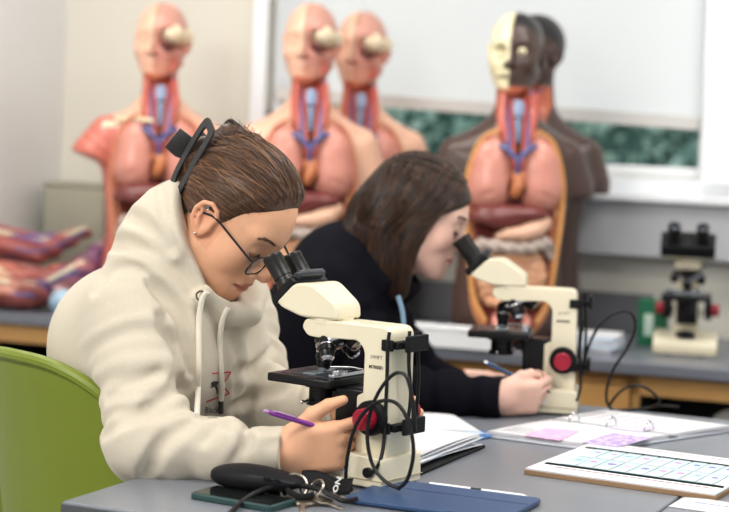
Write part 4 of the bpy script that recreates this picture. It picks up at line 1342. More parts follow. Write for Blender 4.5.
pen('purple pen held by the student in the cream sweatshirt', P(270, 412.5, 2.70), P(349, 436, 2.79), M_purple, M_lilac, M_black)
pen('blue pen held by the dark-haired student in black', P(489, 364, 3.545), P(551, 393, 3.53), M_pblue, M_steel, M_black)

# ---------------------------------------------------------------- chairs
M_green = mat('green_plastic', s2l(118, 132, 44), .42, spec=.35, noise=.04, nscale=14, bump=.06, bscale=500)
def make_chair(label, loc, rz):
    t = thing('chair', label, 'chair', loc, rz, 'green moulded chairs')
    # local: x forward
    def shell(a, b):
        u = (a-.5)*2; v = b                       # across, up
        w = .235*(1-.20*max(0, v-.55)/.45)
        k = abs(u)
        y = u*w
        z = .44+.47*v-.055*k**3*v
        x = -.235-.075*v+.08*k**2.2*(1-.25*v)+.02*math.sin(v*3)
        return V((x, y, z))
    m = MB(); m.grid(29, 17, shell)
    bk = m.build('backrest', M_green, t, solid=.010, subsurf=1)
    m = MB(); rim = [shell(0, k/10)+V((-.002, 0, 0)) for k in range(2, 11)]+[shell(k/28, 1)+V((-.004, 0, .002)) for k in range(1, 28)]+[shell(1, 1-k/10)+V((-.002, 0, 0)) for k in range(0, 9)]
    m.tube(rim, .011, 10); m.build('rolled_rim', M_green, bk)
    def pan(a, b):
        u = (a-.5)*2; x = -.235+.46*b; k = abs(u)
        return V((x+.08*k**2.2*(1-b)**2, u*.235, .44+.03*k**2*(1-b)-.03*math.sin(b*PI)*(1-k*k)-.05*max(0, b-.85)/.15))
    m = MB(); m.grid(21, 17, pan); m.build('seat', M_green, t, solid=.010, subsurf=1)
    for sx, sy in ((-1, -1), (-1, 1), (1, -1), (1, 1)):
        m = MB(); m.tube([(sx*.14, sy*.14, .425), (sx*.19, sy*.20, .36), (sx*.23, sy*.235, .0)], .0115, 10, smooth=4); m.build('leg', M_tleg, t)
    return t
chair_c = V((-.365, 3.165, 0))
chA = make_chair('lime green moulded chair of the student in the cream sweatshirt', chair_c, R(44))
chB = copy_tree(chA); chB['label'] = 'green moulded chair of the student in black, mostly hidden behind the cream sweatshirt'
chB.location = (pelB.x+.02, pelB.y, 0); chB.rotation_euler = (0, 0, azB)

# ---------------------------------------------------------------- things on the table
def at_table(px, py, z=0.0): return T(px, py, TABLE_Z+z)
def flat_thing(name, label, cat, quad, **k):
    """thing with local axes from three pixels on the table: origin corner, along, across"""
    o, a, b = [at_table(*q) for q in quad]
    X = (a-o); rz = math.atan2(X.y, X.x); lx = X.length
    Y = V((-math.sin(rz), math.cos(rz), 0)); ly = (b-o).dot(Y)
    t = thing(name, label, cat, o+X*.5+Y*ly*.5, rz, **k)
    return t, lx, ly
M_paper = mat('paper', s2l(222, 222, 226), .92, spec=.02, noise=.02, nscale=30)
M_paperblue = mat('bluish_paper', s2l(196, 212, 228), .9, spec=.02)
M_board = mat('brown_board', s2l(150, 120, 90), .8)
M_dgreen = mat('dark_green_rail', s2l(24, 40, 40), .7, spec=.05)
M_ink = mat('grey_ink', s2l(120, 120, 128), .9, spec=.02)
# slide tray
tr, lx, ly = flat_thing('slide_tray', 'white cardboard slide tray lying open at the right of the table', 'tray', ((524, 474.5), (716, 501.5), (606, 449)))
m = MB(); m.box((0, 0, .004), (lx, ly, .008)); m.build('board', M_board, tr, bevel=.001)
m = MB(); m.box((0, 0, .0098), (lx-.003, ly-.003, .0036)); m.build('cover_sheet', M_paper, tr, bevel=.0008)
for y in (-ly*.5+.060, ly*.5-.075):
    m = MB(); m.box((.004, y, .0124), (lx-.02, .010, .0024)); m.build('rail', M_dgreen, tr, bevel=.001)
m = MB(); m.box((.01, -ly*.5+.040, .0119), (lx-.06, .0016, .0008)); m.box((.02, ly*.5-.022, .0119), (lx-.06, .0012, .0008)); m.build('printed_line', mat('maroon_line', s2l(150, 90, 100), .8), tr)
# glass slides in two rows
M_sl = mat('slide_label', s2l(216, 224, 228), .9, spec=.02); M_slg = mat('slide_pale', s2l(186, 206, 214), .7, spec=.05)
stains = [mat('stain_%d' % i, s2l(*c), .9, spec=.02) for i, c in enumerate(((140, 120, 184), (190, 140, 188), (116, 124, 180), (206, 176, 208), (150, 180, 196)))]
ya, yb = -ly*.5+.066, ly*.5-.081
rowh = (yb-ya)/2; n = 9; rr = random.Random(5); first = None
for r_ in range(2):
    for i in range(n):
        x = -lx*.5+.035+(lx-.06)*(i+.5)/n; y = ya+rowh*(r_+.5)
        root = thing('microscope_slide', 'stained glass slide in the %s row of the white tray, %s from the left' % (('front', 'rear')[r_], ('first', 'second', 'third', 'fourth', 'fifth', 'sixth', 'seventh', 'eighth', 'ninth')[i]), 'slide',
                     tr.matrix_world @ V((0, 0, 0)), tr.rotation_euler.z, 'slides in the tray')
        root.location = V(tr.location)+Matrix.Rotation(tr.rotation_euler.z, 3, 'Z') @ V((x, y, .0118))
        w_ = (lx-.06)/n-.004; h_ = rowh-.006
        m = MB(); m.box((0, 0, .0008), (w_, h_, .0015)); m.build('glass', M_slg, root, bevel=.0003)
        m = MB(); m.box((0, -h_*.5+h_*.13, .0018), (w_*.96, h_*.24, .0006)); m.build('paper_label', M_sl, root)
        m = MB(); m.lathe((rr.uniform(-.1, .1)*w_, h_*.14, .0015), (0, 0, 1), [(w_*rr.uniform(.2, .34), 0), (w_*.2, .0005)], 16); m.build('specimen', stains[rr.randrange(5)], root)
# sheets at the lower right corner
t, lx, ly = flat_thing('paper_sheet', 'white sheet of paper at the near right corner on the second table', 'paper', ((668, 507), (760, 520), (700, 500)))
m = MB(); m.grid(8, 6, lambda a, b: V(((a-.5)*lx, (b-.5)*ly, .001+.002*math.sin(a*5)*b))); m.build('sheet', M_paper, t, solid=.0006)
m = MB(); m.box((0, 0, .0045), (lx*.6, .002, .0006)); m.build('printed_line', mat('blue_line', s2l(70, 90, 160), .8), t)
# open ring binder with stain photographs, lying at an angle
bq = [at_table(*q) for q in ((482, 437), (597, 452), (738, 431), (606, 414))]
bctr = sum(bq, V((0, 0, 0)))/4
bd = thing('ring_binder', 'open ring binder of white pages with pink and violet photographs beside the second microscope', 'binder', bctr)
bl_ = [q-bctr for q in bq]
def bil(a, b, z=0.0): return bl_[0]*(1-a)*(1-b)+bl_[1]*a*(1-b)+bl_[2]*a*b+bl_[3]*(1-a)*b+V((0, 0, z))
def binv(px, py, z=0.0):
    q = at_table(px, py, z)-bctr
    a = b = .5
    for _ in range(20):
        p = bil(a, b); e = (q-p); da = (bl_[1]-bl_[0])*(1-b)+(bl_[2]-bl_[3])*b; db = (bl_[3]-bl_[0])*(1-a)+(bl_[2]-bl_[1])*a
        det = da.x*db.y-da.y*db.x; a += (e.x*db.y-e.y*db.x)/det; b += (da.x*e.y-da.y*e.x)/det
    return a, b
pz = lambda a, b: .009+.0015*math.sin(PI*min(1, max(0, b*1.9)))*(b < .53)+.0018*math.sin(PI*min(1, max(0, (b-.53)/.47*.9+.05)))*(b >= .53)-.003
m = MB(); m.grid(2, 2, lambda a, b: bil(-.01+1.02*a, -.01+1.02*b, .0025)); m.build('cover', mat('binder_cover', s2l(196, 200, 210), .4), bd, solid=.004)
for b0, b1 in ((.012, .515), (.535, .985)):
    for k in range(3):
        m = MB(); m.grid(6, 16, lambda a, b: bil(.012+.004*k+(.972-.008*k)*a, b0+.006*k+(b1-b0-.010*k)*b, pz(0, b0+(b1-b0)*b)+.0022*k)); m.build('page', M_paper, bd, solid=.0010)
m = MB(); m.grid(2, 2, lambda a, b: bil(a, .50+.05*b, .0065)); m.build('spine', mat('spine_grey', s2l(110, 112, 118), .4), bd, solid=.002)
M_pink = mat('pink_photo', s2l(222, 160, 200), .9, spec=.02, noise=.6, nscale=60, col2=s2l(230, 190, 216)); M_violet = mat('violet_photo', s2l(150, 128, 184), .9, spec=.02, noise=.7, nscale=90, col2=s2l(214, 200, 224))
M_pviolet = mat('pale_violet_photo', s2l(196, 184, 210), .9, spec=.02, noise=.5, nscale=70, col2=s2l(214, 210, 222))
for quad, mm_ in ((((524, 434), (560, 439), (581, 430), (546, 427)), M_pink), (((582, 441), (618, 446), (652, 437), (612, 432)), M_violet), (((606, 427), (640, 431), (660, 426), (628, 422)), M_pviolet)):
    cs = [binv(*q, .015) for q in quad]
    m = MB(); m.grid(8, 8, lambda u, v: (lambda ab: bil(ab[0], ab[1], pz(0, ab[1])+.0062))(tuple(cs[0][k]*(1-u)*(1-v)+cs[1][k]*u*(1-v)+cs[2][k]*u*v+cs[3][k]*(1-u)*v for k in (0, 1)))); m.build('photograph', mm_, bd)
m = MB()
for i in range(7): m.grid(2, 8, lambda u, v: (lambda a, b: bil(a, b, pz(0, b)+.0060))(.10+.05*i+.010*u, .06+.14*v))
for i in range(6): m.grid(2, 8, lambda u, v: (lambda a, b: bil(a, b, pz(0, b)+.0060))(.12+.10*i+.010*u, .62+.24*v))
m.build('text_lines', M_ink, bd)
for k in (.2, .5, .8):
    m = MB(); c = bil(k, .525, .012); ax_ = (bl_[3]-bl_[0]).normalized()
    m.tube([c+ax_*(.018*math.cos(a))+V((0, 0, .018*math.sin(a))) for a in np.linspace(0, PI, 10)], .0018, 8); m.build('ring', M_steel, bd)
rr = random.Random(8)
# clipboard / binder next to the near microscope
bk, lx, ly = flat_thing('ring_binder', 'black and blue open binder stuffed with white sheets beside the near microscope', 'binder', ((412, 475), (476, 448), (395, 448)))
m = MB(); m.box((0, 0, .003), (lx+.02, ly+.03, .006)); m.build('cover', M_rubber, bk, bevel=.002)
for k in range(7):
    m = MB(); a_ = rr.uniform(-.12, .06); dx, dy = rr.uniform(-.006, .006), rr.uniform(-.006, .006)
    m.grid(8, 6, lambda a, b: Matrix.Rotation(a_, 3, 'Z') @ V(((a-.5)*lx*.96+dx, (b-.5)*ly+dy, .0085+.0028*k+.004*math.sin(a*3+k)*(1-b)))); m.build('sheet', M_paperblue if k in (1, 3) else M_paper, bk, solid=.0008)
m = MB(); c = V((lx*.18, ly*.36, .028)); m.tube([c, c+V((0, 0, .016)), c+V((.004, .002, .020))], .0025, 8); m.build('ring', M_rubber, bk)
bf, lx, ly = flat_thing('folder', 'blue folder holding white sheets behind the black binder', 'folder', ((424, 450), (494, 437), (410, 434)))
m = MB(); m.box((0, 0, .003), (lx+.02, ly+.012, .006)); m.build('cover', mat('blue_folder', s2l(70, 120, 180), .4), bf, bevel=.002)
m = MB(); m.grid(8, 5, lambda a, b: V(((a-.5)*lx*.9, (b-.5)*ly*.8, .008+.002*math.sin(a*4)))); m.build('sheet', M_paperblue, bf, solid=.002)
# notebook of the second student
nb2, lx, ly = flat_thing('notebook', 'white open notebook in front of the student in black', 'notebook', ((415, 436), (478, 436), (424, 419)))
m = MB(); m.grid(16, 6, lambda a, b: V(((a-.5)*lx*1.1, (b-.5)*ly, .006+.005*abs(math.sin(PI*a*1.0))**.6))); m.build('pages', M_paper, nb2, solid=.004)
m = MB(); m.box((0, 0, .002), (lx*1.12, ly*1.02, .003)); m.build('cover', mat('notebook_cover', s2l(196, 200, 206), .5), nb2)
# blue tablet case with stylus
tb, lx, ly = flat_thing('tablet_case', 'dark blue tablet case lying flat at the front of the table', 'tablet', ((372, 515), (541, 507.5), (372, 492)))
tb_o = [at_table(*q) for q in ((340, 489), (424, 487.5), (541, 504), (533, 515.5), (362, 515.5))]
bpy.data.objects.remove(tb)
ctr = sum(tb_o, V((0, 0, 0)))/5
tb = thing('tablet_case', 'dark blue tablet case lying flat at the front of the table', 'tablet', ctr, TA)
iv = Matrix.Rotation(-TA, 3, 'Z')
c0 = [iv @ (at_table(*q)-ctr) for q in ((541, 505), (424, 488))]
wdt = .175; dx0 = c0[1].x; x1 = c0[0].x
M_case = mat('blue_case', s2l(44, 72, 112), .42, noise=.06, nscale=300, bump=.2, bscale=600)
yt = (c0[0].y+c0[1].y)/2; x0 = x1-.262
m = MB(); m.prism(soft_poly([(x0, yt-wdt), (x1, yt-wdt), (x1, yt), (x0, yt)], .012), Matrix(((1, 0, 0), (0, 0, 1), (0, 1, 0))), .002, .010); m.build('cover', M_case, tb, bevel=.002)
m = MB(); m.prism(soft_poly([(x0+.004, yt-wdt+.004), (x1-.004, yt-wdt+.004), (x1-.004, yt-.004), (x0+.004, yt-.004)], .012), Matrix(((1, 0, 0), (0, 0, 1), (0, 1, 0))), .0, .003); m.build('tablet_body', M_black, tb, bevel=.001)
m = MB(); m.box(((x0+x1)/2, yt-.060, .0103), (x1-x0-.006, .0012, .0005)); m.build('cover_crease', mat('crease_blue', s2l(36, 60, 96), .5), tb)
st = thing('stylus', 'white stylus with a dark band lying along the edge of the blue tablet case', 'stylus', V(ctr)+Matrix.Rotation(TA, 3, 'Z') @ V((0, yt+.0055, .0065)), TA)
m = MB(); m.cyl((dx0+.01, 0, 0), (x1-.035, 0, 0), .0045); m.lathe((x1-.035, 0, 0), (1, 0, 0), [(.0045, 0), (.001, .012)]); m.build('barrel', mat('stylus_white', s2l(240, 240, 242), .3), st)
m = MB(); m.cyl(((dx0+x1)/2-.02, 0, 0), ((dx0+x1)/2-.002, 0, 0), .0047); tag(m.build('band', M_slate, st), 'dark band')
# phone in a teal case, black pouch, keys, cable
ph = thing('phone', 'phone in a dark teal case lying under the black pouch', 'phone', at_table(243, 502), R(-30))
m = MB(); m.prism(soft_poly([(-.075, -.036), (.075, -.036), (.075, .036), (-.075, .036)], .01), Matrix(((1, 0, 0), (0, 0, 1), (0, 1, 0))), 0, .010); m.build('case', mat('teal_case', s2l(38, 68, 68), .5), ph, bevel=.002)
m = MB(); m.box((0, 0, .0102), (.140, .064, .0008)); m.build('screen', mat('phone_screen', (.01, .012, .012), .1), ph)
pc = thing('pouch', 'black soft zipped pouch lying on the phone beside the sleeve', 'pouch', at_table(259, 495)+V((0, 0, .010)), R(-24))
fnp = lambda p: smin(sd_ell(p, (0, 0, .016), (.078, .034, .0165)), sd_ell(p, (-.02, .0, .014), (.060, .032, .0155)), .02)+.0012*vnoise(p, 45, 6)
v, q = mesh_sdf(fnp, (-.1, -.05, -.01), (.1, .05, .05), .004); np_mesh('bag', v, q, mat('pouch_black', (.008, .008, .010), .6, bump=.2, bscale=400, spec=.2), pc)
m = MB(); m.tube([(-.070, -.014, .019), (-.03, -.029, .024), (.02, -.031, .024), (.068, -.015, .018)], .0018, 6, smooth=5); m.build('zip', M_slate, pc)
m = MB(); m.box((.03, -.033, .024), (.012, .003, .006)); m.box((.045, -.030, .023), (.008, .003, .005)); m.build('zip_pull', M_rubber, pc, bevel=.001)
kc = at_table(304, 501)
ks = thing('key_ring', 'bunch of keys on metal rings between the pouch and the near microscope', 'keys', kc, R(-20)); ks.scale = (1.3, 1.3, 1.3)
M_nick = mat('nickel', s2l(190, 182, 168), .25, 1.0)
def ring_pts(c, r, M): return [V(c)+M @ V((r*math.cos(a), r*math.sin(a), 0)) for a in np.linspace(0, 2*PI, 25)[:-1]]
for c, r, ex_ in (((-.012, -.004, .016), .016, (60, 10, 0)), ((.012, .006, .014), .012, (50, -30, 20)), ((.000, .010, .010), .010, (20, 40, 0))):
    m = MB(); m.tube(ring_pts(c, r, Matrix.Rotation(R(ex_[0]), 3, 'X') @ Matrix.Rotation(R(ex_[1]), 3, 'Y')), .0016, 8, closed=True); m.build('ring', M_nick, ks)
for i, (x, y, z, rz, tilt) in enumerate(((.026, -.010, .006, -20, 8), (.024, .010, .010, 25, 12), (-.030, -.012, .006, 200, 6), (.010, -.024, .006, -70, 10))):
    Mk = Matrix.Translation((x, y, z)) @ Matrix.Rotation(R(rz), 4, 'Z') @ Matrix.Rotation(R(tilt), 4, 'Y')
    m = MB(); pl_ = soft_poly([(-.012, -.011), (.010, -.011), (.012, -.004), (.034, -.004), (.036, -.001), (.033, .002), (.030, .000), (.027, .003), (.024, .001), (.012, .003), (.010, .011), (-.012, .011)], [.006, .004, .002, .001, .001, 0, 0, 0, 0, .002, .004, .006])
    m.prism(pl_, Matrix(((1, 0, 0), (0, 0, 1), (0, 1, 0))), -.001, .001); m.v = [tuple(Mk @ V(p)) for p in m.v]; m.build('key', M_nick, ks, bevel=.0003)
m = MB(); m.tube([(-.02, 0, .012), (-.012, -.02, .014), (.004, -.022, .010), (.018, -.014, .012)], .0035, 8, smooth=5); tag(m.build('clasp', M_rubber, ks), 'black clasp')
lo_, la_ = at_table(300, 488), at_table(352, 497)
lz = math.atan2((la_-lo_).y, (la_-lo_).x); ll = (la_-lo_).length
ly_ = thing('lanyard', 'black lanyard strap with white lettering beside the base of the near microscope', 'lanyard', (lo_+la_)/2, lz)
def strap(a, b): return V(((a-.5)*ll, (b-.5)*.010+.004*math.sin(a*4), .003+.024*b+.003*math.sin(a*7)))
m = MB(); m.grid(24, 5, strap); m.build('strap', M_rubber, ly_, solid=.0012)
text_mesh('strap_lettering', 'ON', .0145, mat('strap_white', s2l(225, 225, 225), .7), Matrix.Translation((ll*.24, -.002, 0)) @ Matrix.Rotation(R(84), 4, 'Z'), ly_, bold=.0004,
          project=lambda c: strap(c.x/ll+.5, .18+c.y/.024)+V((0, -.0016-c.z*.3, .0004)))
cb = thing('cable', 'thick black cable curving across the front of the table over the keys', 'cable', at_table(260, 505))
def tc(px, py, z=.005): return at_table(px, py, 0)+V((0, 0, z))-V(cb.location)
m = MB(); m.tube([tc(226, 522), tc(236, 511, .006), tc(250, 504, .012), tc(268, 501, .020), tc(290, 501, .024), tc(312, 502, .022), tc(330, 504, .014), tc(344, 506, .008), tc(356, 510, .016)], .0042, 10, smooth=6); m.build('cord', M_cable, cb)
# ---------------------------------------------------------------- anatomical torso models on the window bench
# local space: x to the picture's right, y away from the viewer, z up, origin under the model on the bench
TM = {k: mat('model_'+k, s2l(*c), r, noise=n, nscale=s_, coat=.25, bump=.08, bscale=160) for k, c, r, n, s_ in (
    ('lung', (208, 140, 124), .40, .12, 60), ('heart', (190, 116, 74), .4, .25, 50), ('liver', (112, 52, 50), .35, .15, 30),
    ('stomach', (222, 176, 150), .4, .12, 40), ('colon', (176, 160, 150), .45, .15, 60), ('gut', (214, 158, 122), .45, .18, 90),
    ('artery', (176, 70, 58), .35, .1, 40), ('vein', (84, 88, 140), .35, .1, 40), ('trachea', (140, 156, 186), .4, .15, 120),
    ('bone', (232, 222, 186), .5, .12, 60), ('brain', (226, 208, 178), .5, .3, 70), ('fat', (222, 158, 92), .5, .3, 90),
    ('rim', (206, 130, 100), .5, .25, 90), ('muscle', (196, 96, 80), .45, .25, 60), ('dark', (58, 34, 32), .5, .1, 20), ('kidney', (150, 66, 60), .4, .1, 30))}
M_tskin = mat('model_surface', (.8, .6, .5), .42, attr='tint', noise=.05, nscale=30, coat=.2, bump=.05, bscale=120)
c_fat, c_cav, c_mus = [np.array(s2l(*c), dtype=f32) for c in ((214, 140, 92), (150, 74, 66), (198, 100, 84))]

def torso_body_fn(kind):
    hM = np.array(Matrix.Rotation(R(-90-18), 3, 'Z'), dtype=f32)          # head frame: forward toward the viewer, turned to the left
    hO = np.array((-.004, -.018, .822), dtype=f32)
    def fn(p):
        d = sd_ell(p, (0, .0, .445), (.166, .112, .215))
        d = smin(d, sd_ell(p, (0, .0, .22), (.148, .102, .20)), .07)
        d = smin(d, sd_ell(p, (0, .01, .07), (.155, .112, .15)), .07)
        for s in (-1, 1):
            if kind == 'muscle' and s < 0:
                sh = sd_path(p, [(-.07, .01, .555), (-.150, .0, .540), (-.200, -.02, .480), (-.215, -.03, .440)], [.05, .062, .060, .050])
                sh = sh+.0012*np.sin(p[:, 2]*160+p[:, 0]*120)
                cutp = (p-A3((-.205, -.02, .470)))@A3(V((-.35, -.1, -.93)).normalized())
                d = smin(d, smax(sh, cutp, .006), .035)
            else:
                sh = sd_path(p, [(s*.05, .012, .575), (s*.150, .012, .530), (s*.182, .010, .455), (s*.186, .01, .40)], [.052, .062, .056, .052])
                d = smin(d, smax(sh, .425-p[:, 2], .006), .035)
        d = smin(d, sd_path(p, [(0, .02, .56), (0, .012, .66), (-.004, .0, .78)], [.075, .053, .052]), .05)
        h = near(p, hO, .17, lambda q: head_sdf(((q-hO) @ hM)*1.02)/1.02)
        d = smin(d, h, .02)
        # the opened front of the trunk and of the neck
        cav = sd_ell(p, (0, -.125, .400), (.136, .098, .250))
        cav = smin(cav, sd_ell(p, (0, -.115, .18), (.118, .075, .15)), .05)
        d = smax(d, -cav, .008)
        d = smax(d, -sd_cap(p, (.002, -.066, .58), (.004, -.056, .705), .034, .028), .008)
        if kind == 'dark':
            q = ((p-hO) @ hM)
            d = smax(d, -sd_ball(p, hO+hM@np.array((.082, -.032, .008), dtype=f32), .019), .004)       # empty eye socket on the skull half
        else:
            d = smax(d, -sd_box(p, (.042, -.070, .835), (.040, .050, .030), .01, Matrix.Rotation(R(-18), 3, 'Z')), .006)
        return np.maximum(d, .004-p[:, 2])
    def color(v):
        q = (v-hO) @ hM
        skin = np.array({'pink': s2l(226, 178, 152), 'muscle': s2l(226, 178, 152), 'dark': s2l(70, 50, 44)}[kind], dtype=f32)
        c = np.tile(skin, (len(v), 1))
        cav = sd_ell(v, (0, -.125, .400), (.136, .098, .250)); cav = smin(cav, sd_ell(v, (0, -.115, .18), (.118, .075, .15)), .05)
        nk = sd_cap(v, (.002, -.066, .58), (.004, -.056, .705), .034, .028)
        def put(m, col): c[m] = col
        put((cav < .017) & (v[:, 1] < .02), c_fat)
        put((cav < .010) & (v[:, 1] < .02) & (np.sin(v[:, 2]*170) > .2) & (v[:, 2] > .35), np.array(s2l(232, 196, 140), dtype=f32))
        put((cav < .0035) & (v[:, 1] < .02), c_cav)
        neck = (v[:, 2] > .585) & (v[:, 2] < .735) & (v[:, 1] < .0)
        put(neck & (np.abs(v[:, 0]) < .055), np.array(s2l(196, 104, 74), dtype=f32))
        put(neck & (nk < .004), np.array(s2l(206, 92, 62), dtype=f32))
        if kind == 'muscle':
            out = (v[:, 0] < -.06) & (v[:, 2] < .60) & (cav > .012)
            st = np.sin((v[:, 0]*.7+v[:, 2])*150+v[:, 0]*40)
            c[out] = np.where((st[out] > .55)[:, None], np.array(s2l(202, 114, 98), dtype=f32), np.array(s2l(198, 108, 92), dtype=f32))
            put((v[:, 0] < -.075) & (v[:, 2] > .535) & (v[:, 0] > -.17) & (v[:, 1] < .0) & (np.abs(v[:, 2]-.578-.12*(v[:, 0]+.12)) < .010), np.array(s2l(232, 206, 180), dtype=f32))
        hd = v[:, 2] > .725
        if kind == 'dark':
            put(hd & (q[:, 1] < 0) & (q[:, 0] > -.02), np.array(s2l(232, 222, 184), dtype=f32))
            for sg, cc in ((1, s2l(44, 28, 26)),):
                m = hd & (q[:, 1] < 0) & ((((q[:, 0]-.085)**2+(q[:, 1]+.032)**2+(q[:, 2]-.008)**2) < .021**2) | ((np.abs(q[:, 2]+.062) < .004) & (q[:, 0] > .06)) | (((q[:, 1]+.008)**2+(q[:, 2]+.028)**2 < .010**2) & (q[:, 0] > .06)))
                put(m, np.array(s2l(86, 66, 50), dtype=f32))
            hr = hd & (q[:, 1] > 0) & (q[:, 2] > .045+.6*q[:, 0]-.0) | hd & (q[:, 0] < -.045)
            put(hr, np.array(s2l(26, 22, 26), dtype=f32))
        else:
            dis = hd & (q[:, 1] > .004)
            put(dis, np.array(s2l(196, 132, 116), dtype=f32))
            put(dis & (q[:, 2] > .055), np.array(s2l(200, 146, 130), dtype=f32))
            put(hd & (np.abs(q[:, 1]-.004) < .004) & (q[:, 2] > -.02), np.array(s2l(150, 120, 96), dtype=f32))
            put(dis & (q[:, 2] < -.06), np.array(s2l(206, 140, 118), dtype=f32))
            sock_ = (q[:, 0]-.06)**2+(q[:, 1]-.04)**2+(q[:, 2]+.012)**2 < .024**2
            put(hd & sock_, np.array(s2l(96, 44, 38), dtype=f32))
            put(hd & (q[:, 1] < .002) & (q[:, 2] > .075) & False, c_mus)
        return c
    return fn, color

def lung_fn(s):
    def fn(p):
        d = sd_ell(p, (s*.066, -.072, .490), (.062, .060, .106))
        d = smin(d, sd_ell(p, (s*.074, -.074, .440), (.056, .058, .058)), .03)
        d = smax(d, -sd_ball(p, (s*-.002, -.10, .445), .030), .01)
        d = smax(d, -sd_cap(p, (s*.02, -.150, .455), (s*.12, -.120, .415), .0022), .006)
        return d
    return fn
V_BOX = ((-.16, -.19, .10), (.16, .02, .64))
organ_mesh = {}
def organ(name, fn, m, parent, label=None, h=.006):
    if name not in organ_mesh:
        v, q = mesh_sdf(fn, V_BOX[0], V_BOX[1], h); o = np_mesh(name.rstrip('0123456789'), v, q, m, parent); organ_mesh[name] = o.data
    else:
        o = bpy.data.objects.new(name.rstrip('0123456789'), organ_mesh[name]); C.objects.link(o); o.parent = parent
    if label: o['label'] = label
    return o
def make_torso(kind, label, loc, rz):
    t = thing('anatomical_torso', label, 'anatomical model', loc, rz, 'life-size anatomical torso models on the window bench')
    fn, color = torso_body_fn(kind)
    v, q = mesh_sdf(fn, (-.30, -.22, -.01), (.27, .18, .965), .0058)
    np_mesh('body', v, q, M_tskin, t, None, color(v))
    for s in (-1, 1): organ('lung%d' % (s+1), lung_fn(s), TM['lung'], t)
    organ('heart', lambda p: smin(sd_ell(p, (.004, -.112, .452), (.019, .026, .038), Matrix.Rotation(R(18), 3, 'Y')), sd_ball(p, (.0, -.112, .485), .018), .02), TM['heart'], t)
    organ('liver', lambda p: smax(smin(sd_ell(p, (-.055, -.088, .362), (.074, .058, .045)), sd_ell(p, (.03, -.104, .376), (.065, .040, .026)), .03), .322-.25*p[:, 0]-p[:, 2], .01), TM['liver'], t)
    organ('stomach', lambda p: sd_path(p, [(.080, -.095, .352), (.058, -.118, .334), (.020, -.132, .322), (-.022, -.130, .318), (-.045, -.12, .312)], [.026, .026, .022, .016, .011]), TM['stomach'], t)
    organ('colon', lambda p: sd_path(p, [(-.105, -.09, .25), (-.092, -.105, .288), (-.05, -.128, .284), (0, -.134, .280), (.05, -.130, .284), (.092, -.105, .298), (.106, -.09, .26)], [.014, .018, .0175, .017, .0175, .018, .014])+.0028*np.sin(p[:, 0]*170+p[:, 2]*170), TM['colon'], t)
    m = MB(); rr = random.Random(3)
    for layer, (y0, ph) in enumerate(((-.105, 0), (-.122, 1.3))):
        pts = []
        for i in range(9):
            z = .255-.0155*i; sg = 1 if i % 2 == layer else -1; w = .086-.0034*abs(i-4)
            for k in range(5):
                u = (k/4-.5)*2*sg; pts.append((u*w, y0+.018*abs(u)+rr.uniform(-.004, .004), z-.004*k/4+.006*math.sin(u*6+i*1.7+ph)))
        m.tube(pts, .0135, 8, smooth=2)
    m.build('small_intestine', TM['gut'], t)
    m = MB(); m.lathe((0, -.10, .085), (0, 0, 1), [(.012, 0), (.032, .012), (.034, .03), (.022, .046), (.010, .052)]); m.tube([(-.03, -.08, .10), (-.045, -.115, .075), (-.03, -.135, .045), (0, -.140, .040), (.03, -.135, .045), (.045, -.115, .075), (.03, -.08, .10)], .011, 8, smooth=4)
    tag(m.build('bladder', TM['lung'], t), 'pink ring shaped organ')
    m = MB(); m.lathe((0, -.085, .575), (0, .06, 1), [(.012, 0), (.013, .06), (.012, .07), (.019, .075), (.021, .10), (.014, .12)], 14); m.build('trachea', TM['trachea'], t)
    m = MB()
    m.tube([(-.050, -.108, .565), (-.026, -.128, .552), (0, -.132, .520)], .0085, 8, smooth=4); m.tube([(.052, -.108, .567), (.026, -.128, .556), (0, -.132, .520), (0, -.125, .49)], .0085, 8, smooth=4)
    m.tube([(-.026, -.126, .555), (-.028, -.088, .64), (-.034, -.066, .72)], .006, 8, smooth=4); m.tube([(.026, -.126, .555), (.030, -.088, .64), (.038, -.062, .72)], .0065, 8, smooth=4)
    m.build('veins', TM['vein'], t)
    m = MB(); m.tube([(-.008, -.128, .50), (-.012, -.132, .535), (-.016, -.105, .60), (-.020, -.080, .70)], .006, 8, smooth=4); m.tube([(.008, -.128, .50), (.014, -.132, .535), (.018, -.105, .60), (.024, -.080, .70)], .006, 8, smooth=4)
    m.build('arteries', TM['artery'], t)
    for s in (-1, 1):
        m = MB(); m.tube([(s*.040, -.080, .715), (s*.043, -.085, .64), (s*.030, -.110, .575)], [.009, .013, .007], 8, smooth=4); m.build('neck_muscle', TM['muscle'], t)
        if kind == 'muscle' and s < 0:
            m = MB(); m.tube([(s*.020, -.122, .588), (s*.070, -.100, .592), (s*.130, -.055, .590)], [.006, .006, .008], 8, smooth=4); tag(m.build('collarbone', TM['bone'], t), 'pale collarbone')
        m = MB(); m.tube([(s*.055, -.108, .612), (s*.104, -.092, .575), (s*.134, -.078, .48), (s*.136, -.076, .38), (s*.124, -.086, .27), (s*.106, -.09, .14), (s*.07, -.11, .07)], [.004, .007, .008, .008, .008, .008, .005], 8, smooth=4); m.build('cut_edge', TM['fat'] if kind == 'dark' else TM['rim'], t)
    hM = Matrix.Rotation(R(-108), 3, 'Z'); hO = V((-.004, -.018, .822))
    def H(p): return hO+hM @ V(p)
